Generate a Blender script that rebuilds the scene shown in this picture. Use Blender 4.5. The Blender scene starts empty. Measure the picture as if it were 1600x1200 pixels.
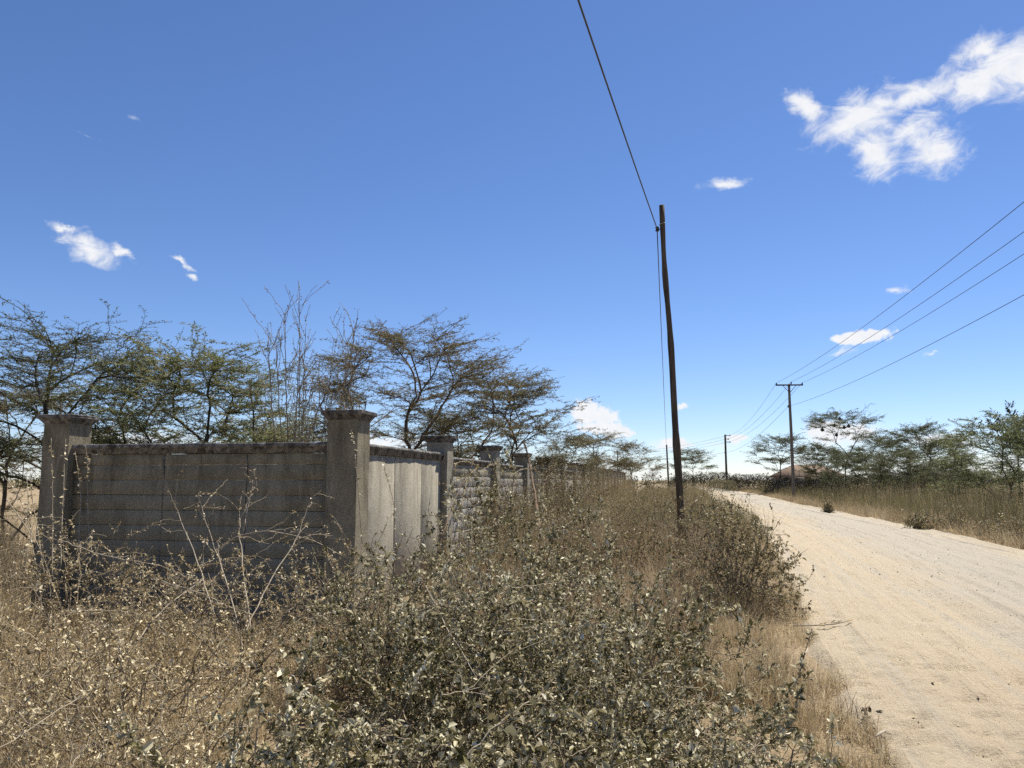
import bpy, math, random
import numpy as np
from mathutils import Vector, Matrix
R = math.radians
rng = np.random.default_rng(7)
random.seed(7)
scn = bpy.context.scene
COL = scn.collection

# ------------------------------------------------------------------ camera
F = 1202.0            # focal length in photograph pixels (1600 wide)
PITCH = math.atan(150.0 / F)
EYE = 1.6
cam = bpy.data.cameras.new('camera')
cam.sensor_width = 36.0
cam.lens = F / 1600 * 36
cam.clip_start = 0.05
cam.clip_end = 6000
co = bpy.data.objects.new('camera', cam)
COL.objects.link(co)
co.location = (0, 0, EYE)
co.rotation_euler = (R(90) + PITCH, 0, 0)
scn.camera = co

def pdir(px, py):
    u = (px - 800) / F
    v = (600 - py) / F
    return np.array([u, math.cos(PITCH) - v * math.sin(PITCH), math.sin(PITCH) + v * math.cos(PITCH)])
def at(px, py, depth):
    d = pdir(px, py)
    return np.array([0, 0, EYE]) + d * depth / d[1]
def gnd(px, py, z=0.0):
    d = pdir(px, py)
    return np.array([0, 0, EYE]) + d * (z - EYE) / d[2]

# ------------------------------------------------------------------ sky, sun, exposure
SUN_AZ, SUN_EL = 42.0, 61.0        # degrees right of the view direction, degrees up
world = bpy.data.worlds.new('World')
scn.world = world
world.use_nodes = True
wn, wl = world.node_tree.nodes, world.node_tree.links
wn.clear()
def wnode(t, **k):
    n = wn.new(t)
    for a, b in k.items():
        setattr(n, a, b)
    return n
def wmath(op, a, b=None, c=None, clamp=False):
    n = wn.new('ShaderNodeMath'); n.operation = op; n.use_clamp = clamp
    for i, x in enumerate((a, b, c)):
        if x is None: continue
        if isinstance(x, (int, float)): n.inputs[i].default_value = x
        else: wl.new(x, n.inputs[i])
    return n.outputs[0]
sky = wnode('ShaderNodeTexSky', sky_type='NISHITA', sun_disc=False)
sky.sun_elevation = R(SUN_EL)
sky.sun_rotation = R(SUN_AZ)
sky.altitude = 1600
sky.air_density = 1.0
sky.dust_density = 0.35
sky.ozone_density = 2.0
tc = wnode('ShaderNodeTexCoord')
nrm = wnode('ShaderNodeVectorMath', operation='NORMALIZE')
wl.new(tc.outputs['Generated'], nrm.inputs[0])
sep = wnode('ShaderNodeSeparateXYZ')
wl.new(nrm.outputs[0], sep.inputs[0])
azr = wmath('ARCTAN2', sep.outputs[0], sep.outputs[1])
elr = wmath('ARCSINE', sep.outputs[2])
az = wmath('MULTIPLY', azr, 180 / math.pi)
el = wmath('MULTIPLY', elr, 180 / math.pi)
cmb = wnode('ShaderNodeCombineXYZ')
wl.new(az, cmb.inputs[0]); wl.new(el, cmb.inputs[1])
def wnoise(scale, detail, rough, dist, vec):
    n = wnode('ShaderNodeTexNoise')
    n.inputs['Scale'].default_value = scale
    n.inputs['Detail'].default_value = detail
    n.inputs['Roughness'].default_value = rough
    n.inputs['Distortion'].default_value = dist
    wl.new(vec, n.inputs['Vector'])
    return n.outputs['Fac']
# warp the angular coordinates a little so the cloud outlines tear
wc = wnode('ShaderNodeTexNoise')
wc.inputs['Scale'].default_value = 0.55; wc.inputs['Detail'].default_value = 5; wc.inputs['Roughness'].default_value = 0.6
wl.new(cmb.outputs[0], wc.inputs['Vector'])
off = wnode('ShaderNodeVectorMath', operation='MULTIPLY_ADD')
wl.new(wc.outputs['Color'], off.inputs[0]); off.inputs[1].default_value = (1.6, 1.6, 0); off.inputs[2].default_value = (-0.8, -0.8, 0)
warp = wnode('ShaderNodeVectorMath', operation='ADD')
wl.new(cmb.outputs[0], warp.inputs[0]); wl.new(off.outputs[0], warp.inputs[1])
def azel(px, py):
    d = pdir(px, py); d = d / np.linalg.norm(d)
    return math.degrees(math.atan2(d[0], d[1])), math.degrees(math.asin(d[2]))
# small fair-weather clouds: centre, half width, half height, tilt, thinness
CLOUDS = [(1258, 163, 46, 20, -28, .1), (1345, 186, 82, 36, 12, 0), (1368, 238, 40, 42, 10, .05), (1462, 232, 56, 34, -8, .05),
          (1430, 152, 92, 24, 12, .05), (1545, 118, 85, 30, 12, 0), (1610, 108, 66, 46, 0, 0), (1530, 78, 48, 22, 5, .2),
          (1700, 90, 90, 40, 10, 0), (1420, 205, 80, 24, 25, .25),
          (1132, 285, 50, 11, 0, .2), (140, 390, 44, 22, -18, .05), (190, 394, 26, 9, -35, .2), (100, 356, 28, 7, -15, .3),
          (286, 407, 26, 7, -32, .25), (298, 432, 12, 7, -20, .3), (207, 186, 40, 18, 0, .92), (140, 216, 48, 9, -5, .9),
          (1400, 456, 22, 9, 0, .25), (1312, 549, 34, 7, 15, .4), (1460, 552, 20, 6, 10, .5),
          (1050, 692, 34, 11, 0, .15), (1150, 684, 24, 7, 0, .2),
          (1310, 680, 66, 26, 0, .1), (1068, 636, 12, 4, 0, .35), (1480, 690, 90, 18, 0, .2), (600, 690, 120, 20, 0, .2),
          (190, 690, 160, 26, 0, .2), (400, 712, 100, 18, 0, .2), (-260, 420, 90, 25, 5, .1), (1900, 420, 90, 20, 5, .1)]
dmin = None
DEG = 180 / math.pi / F
for (px, py, rx, ry, rot, thin) in CLOUDS:
    a0, e0 = azel(px, py)
    m = wnode('ShaderNodeMapping', vector_type='TEXTURE')
    k = math.cos(math.radians(a0)) * 1.0
    m.inputs['Location'].default_value = (a0, e0, 0)
    m.inputs['Rotation'].default_value = (0, 0, R(rot))
    m.inputs['Scale'].default_value = (rx * DEG * max(k, .6), ry * DEG * 0.95, 1)
    wl.new(warp.outputs[0], m.inputs['Vector'])
    ln = wnode('ShaderNodeVectorMath', operation='LENGTH')
    wl.new(m.outputs[0], ln.inputs[0])
    v = ln.outputs['Value']
    if thin: v = wmath('ADD', v, thin)
    dmin = v if dmin is None else wmath('SMOOTH_MIN', dmin, v, 0.25)
mpc = wnode('ShaderNodeMapping'); mpc.inputs['Rotation'].default_value = (0, 0, R(-18)); mpc.inputs['Scale'].default_value = (.55, 1.0, 1)
wl.new(cmb.outputs[0], mpc.inputs['Vector'])
n1 = wnoise(0.85, 8, 0.66, 0.9, mpc.outputs[0])
dens = wmath('SUBTRACT', 1.22, dmin)
dens = wmath('ADD', dens, wmath('MULTIPLY', wmath('SUBTRACT', n1, 0.52), 1.75))
mr = wnode('ShaderNodeMapRange', interpolation_type='SMOOTHSTEP')
wl.new(dens, mr.inputs['Value'])
mr.inputs['From Min'].default_value = 0.0; mr.inputs['From Max'].default_value = 0.95
alpha = mr.outputs[0]
# small crisp cumulus heads low in the sky
CUMULUS = [(915, 645, 26, 22, 0), (940, 650, 34, 15, -10), (958, 672, 34, 14, -10), (930, 668, 30, 10, 0), (1056, 694, 26, 11, 0), (1350, 526, 48, 11, 3), (1318, 530, 20, 9, 0), (1152, 684, 18, 6, 0), (1290, 672, 34, 18, 0), (1335, 676, 30, 14, 0), (560, 690, 40, 14, 0), (-420, 600, 60, 20, 0), (2100, 600, 60, 20, 0)]
c2 = None
for (px, py, rx, ry, rot) in CUMULUS:
    a0, e0 = azel(px, py)
    m = wnode('ShaderNodeMapping', vector_type='TEXTURE')
    m.inputs['Location'].default_value = (a0, e0, 0); m.inputs['Rotation'].default_value = (0, 0, R(rot))
    m.inputs['Scale'].default_value = (rx * DEG * max(math.cos(R(a0)), .6), ry * DEG, 1)
    wl.new(cmb.outputs[0], m.inputs['Vector'])
    ln = wnode('ShaderNodeVectorMath', operation='LENGTH'); wl.new(m.outputs[0], ln.inputs[0])
    c2 = ln.outputs['Value'] if c2 is None else wmath('SMOOTH_MIN', c2, ln.outputs['Value'], .3)
nb = wnoise(1.9, 6, .55, .3, cmb.outputs[0])
d2 = wmath('ADD', wmath('SUBTRACT', 1.05, c2), wmath('MULTIPLY', wmath('SUBTRACT', nb, .5), 1.5))
mr2 = wnode('ShaderNodeMapRange', interpolation_type='SMOOTHSTEP'); wl.new(d2, mr2.inputs['Value'])
mr2.inputs['From Min'].default_value = 0.0; mr2.inputs['From Max'].default_value = 0.42
alpha = wmath('MAXIMUM', alpha, mr2.outputs[0])
# a broken bank of cloud all round, low over the horizon
st = wnode('ShaderNodeVectorMath', operation='MULTIPLY'); st.inputs[1].default_value = (0.16, 0.55, 1)
wl.new(cmb.outputs[0], st.inputs[0])
n2 = wnoise(1.0, 6, 0.58, 0.3, st.outputs[0])
band = wnode('ShaderNodeMapRange', interpolation_type='SMOOTHSTEP'); wl.new(el, band.inputs['Value'])
band.inputs['From Min'].default_value = 4.6; band.inputs['From Max'].default_value = 0.2
band.inputs['To Min'].default_value = 0.0; band.inputs['To Max'].default_value = 0.27
hb = wnode('ShaderNodeMapRange', interpolation_type='SMOOTHSTEP')
wl.new(wmath('ADD', n2, band.outputs[0]), hb.inputs['Value'])
hb.inputs['From Min'].default_value = 0.66; hb.inputs['From Max'].default_value = 0.92
hb.inputs['To Max'].default_value = 0.7
alpha = wmath('MAXIMUM', alpha, wmath('MULTIPLY', hb.outputs[0], wmath('GREATER_THAN', band.outputs[0], 0.001)))
alpha = wmath('MULTIPLY', alpha, 0.96)
shade = wnoise(1.7, 4, 0.5, 0.2, cmb.outputs[0])
ccol = wnode('ShaderNodeMix', data_type='RGBA')
wl.new(shade, ccol.inputs['Factor'])
CLOUD = 7.9
ccol.inputs['A'].default_value = (CLOUD * .86, CLOUD * .88, CLOUD * .93, 1)
ccol.inputs['B'].default_value = (CLOUD * 1.04, CLOUD * 1.04, CLOUD * 1.04, 1)
mix = wnode('ShaderNodeMix', data_type='RGBA')
wl.new(alpha, mix.inputs['Factor'])
hsv = wnode('ShaderNodeHueSaturation'); hsv.inputs['Saturation'].default_value = 1.1; hsv.inputs['Value'].default_value = 1.0
wb = wnode('ShaderNodeVectorMath', operation='MULTIPLY'); wb.inputs[1].default_value = (.97, .99, 1.14)
wl.new(sky.outputs[0], wb.inputs[0])
wl.new(wb.outputs[0], hsv.inputs['Color'])
wl.new(hsv.outputs[0], mix.inputs['A']); wl.new(ccol.outputs['Result'], mix.inputs['B'])
bg = wnode('ShaderNodeBackground'); bg.inputs['Strength'].default_value = 0.077
wl.new(mix.outputs['Result'], bg.inputs['Color'])
wo = wnode('ShaderNodeOutputWorld'); wl.new(bg.outputs[0], wo.inputs['Surface'])

sl = bpy.data.lights.new('sun', 'SUN')
sl.energy = 5.0; sl.angle = R(0.53); sl.color = (1.0, 0.955, 0.87)
so = bpy.data.objects.new('sun', sl); COL.objects.link(so)
S = Vector((math.sin(R(SUN_AZ)) * math.cos(R(SUN_EL)), math.cos(R(SUN_AZ)) * math.cos(R(SUN_EL)), math.sin(R(SUN_EL))))
so.rotation_euler = S.to_track_quat('Z', 'Y').to_euler()
so.location = (20, 20, 40)
scn.view_settings.view_transform = 'Standard'
scn.view_settings.look = 'None'
scn.view_settings.gamma = 1.0
scn.view_settings.exposure = 0.68
scn.view_settings.use_curve_mapping = False
scn.cycles.use_adaptive_sampling = True
scn.cycles.adaptive_threshold = 0.015
scn.cycles.max_bounces = 6
scn.cycles.transparent_max_bounces = 8
scn.cycles.use_denoising = False

# ------------------------------------------------------------------ materials
def mat(name, rough=0.85, spec=0.3):
    m = bpy.data.materials.new(name); m.use_nodes = True
    nt = m.node_tree
    b = nt.nodes['Principled BSDF']
    b.inputs['Roughness'].default_value = rough
    b.inputs['Specular IOR Level'].default_value = spec
    return m, nt, b
def nd(nt, t, ins=None, **k):
    n = nt.nodes.new(t)
    for a, b in k.items(): setattr(n, a, b)
    for a, b in (ins or {}).items():
        if hasattr(b, 'is_output') or isinstance(b, bpy.types.NodeSocket): nt.links.new(b, n.inputs[a])
        else: n.inputs[a].default_value = b
    return n
def ramp(nt, fac, stops, interp='LINEAR'):
    n = nt.nodes.new('ShaderNodeValToRGB')
    cr = n.color_ramp; cr.interpolation = interp
    while len(cr.elements) < len(stops): cr.elements.new(0.5)
    for e, (p, c) in zip(cr.elements, stops):
        e.position = p; e.color = (*c, 1)
    nt.links.new(fac, n.inputs[0])
    return n.outputs[0]
def leaf_mat(name, stops, rough=0.5, spec=0.35, transl=0.3, tcol=1.0):
    """leaf or blade: colour per piece from the 'tint' attribute, some light let through"""
    m, nt, b = mat(name, rough, spec)
    at_ = nd(nt, 'ShaderNodeAttribute', attribute_name='tint')
    c = ramp(nt, at_.outputs['Fac'], stops)
    nt.links.new(c, b.inputs['Base Color'])
    if transl > 0:
        t = nd(nt, 'ShaderNodeBsdfTranslucent')
        nt.links.new(c, t.inputs['Color'])
        mx = nd(nt, 'ShaderNodeMixShader', {0: transl, 1: b.outputs[0], 2: t.outputs[0]})
        nt.links.new(mx.outputs[0], nt.nodes['Material Output'].inputs['Surface'])
    return m
def bark_mat(name, c1, c2, scale=12):
    m, nt, b = mat(name, 0.9, 0.2)
    g = nd(nt, 'ShaderNodeTexCoord')
    mp = nd(nt, 'ShaderNodeMapping', {'Vector': g.outputs['Object'], 'Scale': (1, 1, .12)})
    n = nd(nt, 'ShaderNodeTexNoise', {'Vector': mp.outputs[0], 'Scale': scale, 'Detail': 6.0, 'Roughness': .65})
    nt.links.new(ramp(nt, n.outputs['Fac'], [(.3, c1), (.7, c2)]), b.inputs['Base Color'])
    bp = nd(nt, 'ShaderNodeBump', {'Height': n.outputs['Fac'], 'Strength': .5, 'Distance': .02})
    nt.links.new(bp.outputs[0], b.inputs['Normal'])
    return m

M = {}
M['acacia_leaf'] = leaf_mat('acacia_leaf', [(0, (.075, .095, .03)), (.5, (.165, .19, .066)), (.85, (.24, .26, .10)), (1, (.30, .26, .12))], .55, .3, .3)
M['acacia_leaf_dry'] = leaf_mat('acacia_leaf_dry', [(0, (.07, .074, .027)), (.5, (.15, .145, .06)), (1, (.25, .21, .105))], .6, .3, .25)
M['acacia_leaf_mid'] = leaf_mat('acacia_leaf_mid', [(0, (.055, .068, .024)), (.6, (.115, .13, .048)), (1, (.19, .18, .08))], .6, .25, .28)
M['acacia_leaf_dark'] = leaf_mat('acacia_leaf_dark', [(0, (.035, .046, .017)), (.6, (.072, .084, .03)), (1, (.12, .115, .05))], .6, .25, .25)
M['broad_leaf'] = leaf_mat('broad_leaf', [(0, (.02, .028, .012)), (1, (.05, .06, .025))], .4, .4, .15)
M['shrub_leaf'] = leaf_mat('shrub_leaf', [(0, (.06, .055, .02)), (.28, (.155, .135, .056)), (.52, (.35, .305, .17)), (.78, (.58, .52, .34)), (1, (.76, .70, .52))], .5, .14, .2)
M['shrub_leaf_dry'] = leaf_mat('shrub_leaf_dry', [(0, (.08, .052, .022)), (.35, (.26, .19, .085)), (.65, (.50, .40, .215)), (1, (.72, .62, .41))], .48, .22, .18)
M['shrub_leaf_brown'] = leaf_mat('shrub_leaf_brown', [(0, (.07, .054, .026)), (.5, (.20, .15, .076)), (.8, (.24, .22, .095)), (1, (.46, .38, .23))], .5, .28, .25)
M['hedge_leaf'] = leaf_mat('hedge_leaf', [(0, (.022, .027, .012)), (.6, (.06, .06, .028)), (.85, (.11, .08, .045)), (1, (.20, .065, .07))], .6, .3, .15)
M['grass_tan'] = leaf_mat('grass_tan', [(0, (.20, .14, .07)), (.5, (.40, .31, .175)), (1, (.62, .51, .32))], .6, .3, .3)
M['grass_red'] = leaf_mat('grass_red', [(0, (.18, .122, .062)), (.5, (.35, .262, .15)), (1, (.54, .43, .28))], .6, .3, .3)
M['grass_olive'] = leaf_mat('grass_olive', [(0, (.07, .062, .027)), (.45, (.16, .14, .062)), (.8, (.28, .235, .12)), (1, (.46, .38, .22))], .6, .3, .3)
M['weed_green'] = leaf_mat('weed_green', [(0, (.07, .072, .022)), (.45, (.15, .148, .055)), (.8, (.24, .215, .095)), (1, (.44, .37, .21))], .6, .25, .3)
M['twig_dark'] = bark_mat('twig_dark', (.035, .028, .022), (.10, .082, .062))
M['twig_brown'] = bark_mat('twig_brown', (.09, .058, .036), (.22, .15, .095))
M['twig_grey'] = bark_mat('twig_grey', (.16, .125, .08), (.38, .31, .21))
M['twig_pale'] = bark_mat('twig_pale', (.22, .18, .12), (.44, .37, .27), 20)
M['pole_wood'] = bark_mat('pole_wood', (.026, .021, .015), (.13, .102, .07), 14)
M['pole_grey'] = bark_mat('pole_grey', (.10, .085, .065), (.22, .19, .15), 9)
def plain(name, c, rough=.6, spec=.4, metal=0):
    m, nt, b = mat(name, rough, spec)
    n = nd(nt, 'ShaderNodeTexNoise', {'Scale': 30.0, 'Detail': 4.0})
    nt.links.new(ramp(nt, n.outputs['Fac'], [(.3, tuple(x * .75 for x in c)), (.7, tuple(min(1, x * 1.2) for x in c))]), b.inputs['Base Color'])
    b.inputs['Metallic'].default_value = metal
    return m
M['wire'] = plain('wire', (.035, .034, .033), .5)
M['dark_metal'] = plain('dark_metal', (.03, .03, .03), .5)
M['strap'] = plain('strap', (.35, .34, .32), .4)
M['nest'] = plain('nest', (.04, .03, .018), .95)
M['litter_dark'] = plain('litter_dark', (.10, .075, .05), .9)
M['litter_pale'] = plain('litter_pale', (.42, .36, .26), .8)
M['roof_rust'] = plain('roof_rust', (.17, .105, .062), .8)
M['roof_grey'] = plain('roof_grey', (.15, .14, .13), .7)
M['plaster'] = plain('plaster', (.30, .27, .24), .9)
M['plaster_white'] = plain('plaster_white', (.42, .42, .41), .9)

def concrete(name, lo, hi, streak, coord='Object', vscale=(3.0, 3.0, .35), grade=None):
    m, nt, b = mat(name, .92, .2)
    g = nd(nt, 'ShaderNodeTexCoord')
    geo = nd(nt, 'ShaderNodeNewGeometry')
    P = geo.outputs['Position']
    n1 = nd(nt, 'ShaderNodeTexNoise', {'Vector': P, 'Scale': 2.2, 'Detail': 7.0, 'Roughness': .65})
    base = ramp(nt, n1.outputs['Fac'], [(.3, lo), (.7, hi)])
    mp = nd(nt, 'ShaderNodeMapping', {'Vector': P, 'Scale': vscale})
    n2 = nd(nt, 'ShaderNodeTexNoise', {'Vector': mp.outputs[0], 'Scale': 2.6, 'Detail': 7.0, 'Roughness': .68, 'Distortion': .7})
    sz = nd(nt, 'ShaderNodeSeparateXYZ', {0: P})
    up = nd(nt, 'ShaderNodeMapRange', {'Value': sz.outputs[2], 'From Min': .2, 'From Max': 2.3, 'To Min': -.16, 'To Max': .10})
    ad = nd(nt, 'ShaderNodeMath', {0: n2.outputs['Fac'], 1: up.outputs[0]}, operation='ADD')
    sf = ramp(nt, ad.outputs[0], [(.44, (0, 0, 0)), (.68, (1, 1, 1))])
    mx = nd(nt, 'ShaderNodeMix', {'Factor': sf, 'A': base, 'B': (*streak, 1)}, data_type='RGBA')
    # fine grain
    n3 = nd(nt, 'ShaderNodeTexNoise', {'Vector': P, 'Scale': 38.0, 'Detail': 5.0, 'Roughness': .7})
    gr = nd(nt, 'ShaderNodeMapRange', {'Value': n3.outputs['Fac'], 'From Min': .3, 'From Max': .7, 'To Min': .80, 'To Max': 1.16})
    ml = nd(nt, 'ShaderNodeVectorMath', {0: mx.outputs['Result'], 1: gr.outputs[0]}, operation='MULTIPLY')
    nt.links.new(ml.outputs[0], b.inputs['Base Color'])
    bp = nd(nt, 'ShaderNodeBump', {'Height': n3.outputs['Fac'], 'Strength': .6, 'Distance': .012})
    bp2 = nd(nt, 'ShaderNodeBump', {'Height': n1.outputs['Fac'], 'Strength': .35, 'Distance': .03, 'Normal': bp.outputs[0]})
    nt.links.new(bp2.outputs[0], b.inputs['Normal'])
    return m
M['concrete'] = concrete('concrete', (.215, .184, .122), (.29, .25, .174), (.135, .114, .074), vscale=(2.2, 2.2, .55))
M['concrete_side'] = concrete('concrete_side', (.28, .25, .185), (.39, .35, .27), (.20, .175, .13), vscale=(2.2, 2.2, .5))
M['coping'] = concrete('coping', (.15, .135, .115), (.33, .31, .28), (.05, .045, .04), vscale=(4, 4, 4))
M['stone'] = concrete('stone', (.26, .24, .20), (.41, .385, .33), (.17, .15, .12), vscale=(5, 5, 5))

def ground_mat():
    m, nt, b = mat('ground', .95, .15)
    P = nd(nt, 'ShaderNodeNewGeometry').outputs['Position']
    a = nd(nt, 'ShaderNodeTexNoise', {'Vector': P, 'Scale': .35, 'Detail': 8.0, 'Roughness': .65})
    c = nd(nt, 'ShaderNodeTexNoise', {'Vector': P, 'Scale': 22.0, 'Detail': 6.0, 'Roughness': .7})
    c1 = ramp(nt, a.outputs['Fac'], [(.3, (.20, .145, .085)), (.5, (.28, .21, .125)), (.7, (.37, .285, .175))])
    gr = nd(nt, 'ShaderNodeMapRange', {'Value': c.outputs['Fac'], 'From Min': .3, 'From Max': .7, 'To Min': .6, 'To Max': 1.3})
    ml = nd(nt, 'ShaderNodeVectorMath', {0: c1, 1: gr.outputs[0]}, operation='MULTIPLY')
    nt.links.new(ml.outputs[0], b.inputs['Base Color'])
    bp = nd(nt, 'ShaderNodeBump', {'Height': c.outputs['Fac'], 'Strength': .8, 'Distance': .03})
    nt.links.new(bp.outputs[0], b.inputs['Normal'])
    return m
M['ground'] = ground_mat()
def road_mat():
    m, nt, b = mat('road_dirt', .95, .12)
    P = nd(nt, 'ShaderNodeNewGeometry').outputs['Position']
    uv = nd(nt, 'ShaderNodeAttribute', attribute_name='road_uv').outputs['Vector']
    sc = nd(nt, 'ShaderNodeMapping', {'Vector': uv, 'Scale': (2.2, .045, 1)})
    s1 = nd(nt, 'ShaderNodeTexNoise', {'Vector': sc.outputs[0], 'Scale': 2.2, 'Detail': 6.0, 'Roughness': .6})
    a = nd(nt, 'ShaderNodeTexNoise', {'Vector': P, 'Scale': .28, 'Detail': 6.0, 'Roughness': .6})
    c = nd(nt, 'ShaderNodeTexNoise', {'Vector': P, 'Scale': 26.0, 'Detail': 7.0, 'Roughness': .72})
    col = ramp(nt, a.outputs['Fac'], [(.32, (.39, .305, .21)), (.5, (.43, .355, .25)), (.68, (.45, .39, .29))])
    tr = ramp(nt, s1.outputs['Fac'], [(.36, (.35, .315, .245)), (.5, (.39, .315, .21)), (.64, (.44, .355, .235))])
    mx0 = nd(nt, 'ShaderNodeMix', {'Factor': .55, 'A': col, 'B': tr}, data_type='RGBA')
    sx = nd(nt, 'ShaderNodeSeparateXYZ', {0: uv})
    wv = nd(nt, 'ShaderNodeMath', {0: a.outputs['Fac'], 1: 3.0}, operation='MULTIPLY')
    ac = nd(nt, 'ShaderNodeMath', {0: sx.outputs[0], 1: wv.outputs[0]}, operation='ADD')
    packed = ramp(nt, nd(nt, 'ShaderNodeMapRange', {'Value': ac.outputs[0], 'From Min': 0.0, 'From Max': 7.5}).outputs[0], [(.42, (0, 0, 0)), (.58, (1, 1, 1)), (.78, (1, 1, 1)), (.95, (.25, .25, .25))])
    pk = nd(nt, 'ShaderNodeMath', {0: packed, 1: .75}, operation='MULTIPLY')
    mx = nd(nt, 'ShaderNodeMix', {'Factor': pk.outputs[0], 'A': mx0.outputs['Result'], 'B': (.36, .325, .26, 1)}, data_type='RGBA')
    gr = nd(nt, 'ShaderNodeMapRange', {'Value': c.outputs['Fac'], 'From Min': .28, 'From Max': .72, 'To Min': .84, 'To Max': 1.12})
    ml = nd(nt, 'ShaderNodeVectorMath', {0: mx.outputs['Result'], 1: gr.outputs[0]}, operation='MULTIPLY')
    nt.links.new(ml.outputs[0], b.inputs['Base Color'])
    bp = nd(nt, 'ShaderNodeBump', {'Height': c.outputs['Fac'], 'Strength': .9, 'Distance': .03})
    bp2 = nd(nt, 'ShaderNodeBump', {'Height': s1.outputs['Fac'], 'Strength': .65, 'Distance': .07, 'Normal': bp.outputs[0]})
    nt.links.new(bp2.outputs[0], b.inputs['Normal'])
    return m
M['road'] = road_mat()

# ------------------------------------------------------------------ mesh helpers
def mesh_np(name, V, faces, material, tint=None, smooth=False):
    """faces: list of (n,k) int arrays (k = 3 or 4)"""
    me = bpy.data.meshes.new(name)
    V = np.asarray(V, dtype=np.float32)
    me.vertices.add(len(V)); me.vertices.foreach_set('co', V.ravel())
    faces = [np.asarray(f, dtype=np.int32) for f in faces if len(f)]
    nl = sum(f.size for f in faces); nf = sum(len(f) for f in faces)
    me.loops.add(nl); me.loops.foreach_set('vertex_index', np.concatenate([f.ravel() for f in faces]))
    me.polygons.add(nf)
    tot = np.concatenate([np.full(len(f), f.shape[1], dtype=np.int32) for f in faces])
    start = np.concatenate([[0], np.cumsum(tot)[:-1]]).astype(np.int32)
    me.polygons.foreach_set('loop_start', start)
    if smooth: me.polygons.foreach_set('use_smooth', np.ones(nf, dtype=bool))
    me.update(calc_edges=True)
    if tint is not None:
        a = me.attributes.new('tint', 'FLOAT', 'POINT')
        a.data.foreach_set('value', np.asarray(tint, dtype=np.float32))
    me.materials.append(material)
    return me
def obj(name, me, parent=None, loc=(0, 0, 0), label=None, cat=None, group=None, kind=None):
    o = bpy.data.objects.new(name, me); COL.objects.link(o)
    o.location = [float(x) for x in loc]
    if parent is not None: o.parent = parent
    return tag(o, label, cat, group, kind)
def tag(o, label=None, cat=None, group=None, kind=None):
    if label: o['label'] = label
    if cat: o['category'] = cat
    if group: o['group'] = group
    if kind: o['kind'] = kind
    return o
def thing(name, loc, label, cat, group=None, rz=0.0):
    o = bpy.data.objects.new(name, None); COL.objects.link(o)
    o.location = [float(x) for x in loc]; o.rotation_euler = (0, 0, rz)
    o.empty_display_size = .2
    return tag(o, label, cat, group)
def unit(v):
    v = np.asarray(v, float)
    return v / np.maximum(np.linalg.norm(v, axis=-1, keepdims=True), 1e-9)
def frames(d):
    ref = np.where(np.abs(d[:, 2:3]) > .92, np.array([[1., 0, 0]]), np.array([[0, 0, 1.]]))
    a = unit(np.cross(d, ref)); b = np.cross(d, a)
    return a, b
def box_mesh(name, x0, x1, y0, y1, z0, z1, material, bevel=0.0, jitter=0.0):
    V = np.array([(x, y, z) for x in (x0, x1) for y in (y0, y1) for z in (z0, z1)], float)
    if jitter: V += rng.uniform(-jitter, jitter, V.shape)
    Fq = [(0, 1, 3, 2), (4, 6, 7, 5), (0, 4, 5, 1), (2, 3, 7, 6), (0, 2, 6, 4), (1, 5, 7, 3)]
    me = mesh_np(name, V, [np.array(Fq)], material)
    if bevel:
        import bmesh
        bm = bmesh.new(); bm.from_mesh(me)
        bmesh.ops.bevel(bm, geom=list(bm.edges), offset=bevel, segments=1, affect='EDGES')
        bm.to_mesh(me); bm.free()
    return me
def tube_mesh(name, pts, rad, material, sides=6, cap=True):
    pts = np.asarray(pts, float); n = len(pts)
    rad = np.broadcast_to(np.asarray(rad, float), (n,))
    d = np.gradient(pts, axis=0); d = unit(d)
    a, b = frames(d)
    th = np.linspace(0, 2 * np.pi, sides, endpoint=False)
    V = pts[:, None] + rad[:, None, None] * (np.cos(th)[None, :, None] * a[:, None] + np.sin(th)[None, :, None] * b[:, None])
    V = V.reshape(-1, 3)
    i = np.arange(n - 1)[:, None] * sides; j = np.arange(sides)[None]; j2 = (j + 1) % sides
    q = np.stack([i + j, i + j2, i + sides + j2, i + sides + j], -1).reshape(-1, 4)
    fs = [q]
    if cap:
        V = np.vstack([V, pts[:1], pts[-1:]])
        c0, c1 = n * sides, n * sides + 1
        jj = np.arange(sides)
        fs.append(np.stack([np.full(sides, c0), (jj + 1) % sides, jj], -1))
        fs.append(np.stack([np.full(sides, c1), (n - 1) * sides + jj, (n - 1) * sides + (jj + 1) % sides], -1))
    return mesh_np(name, V, fs, material, smooth=True)

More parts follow.
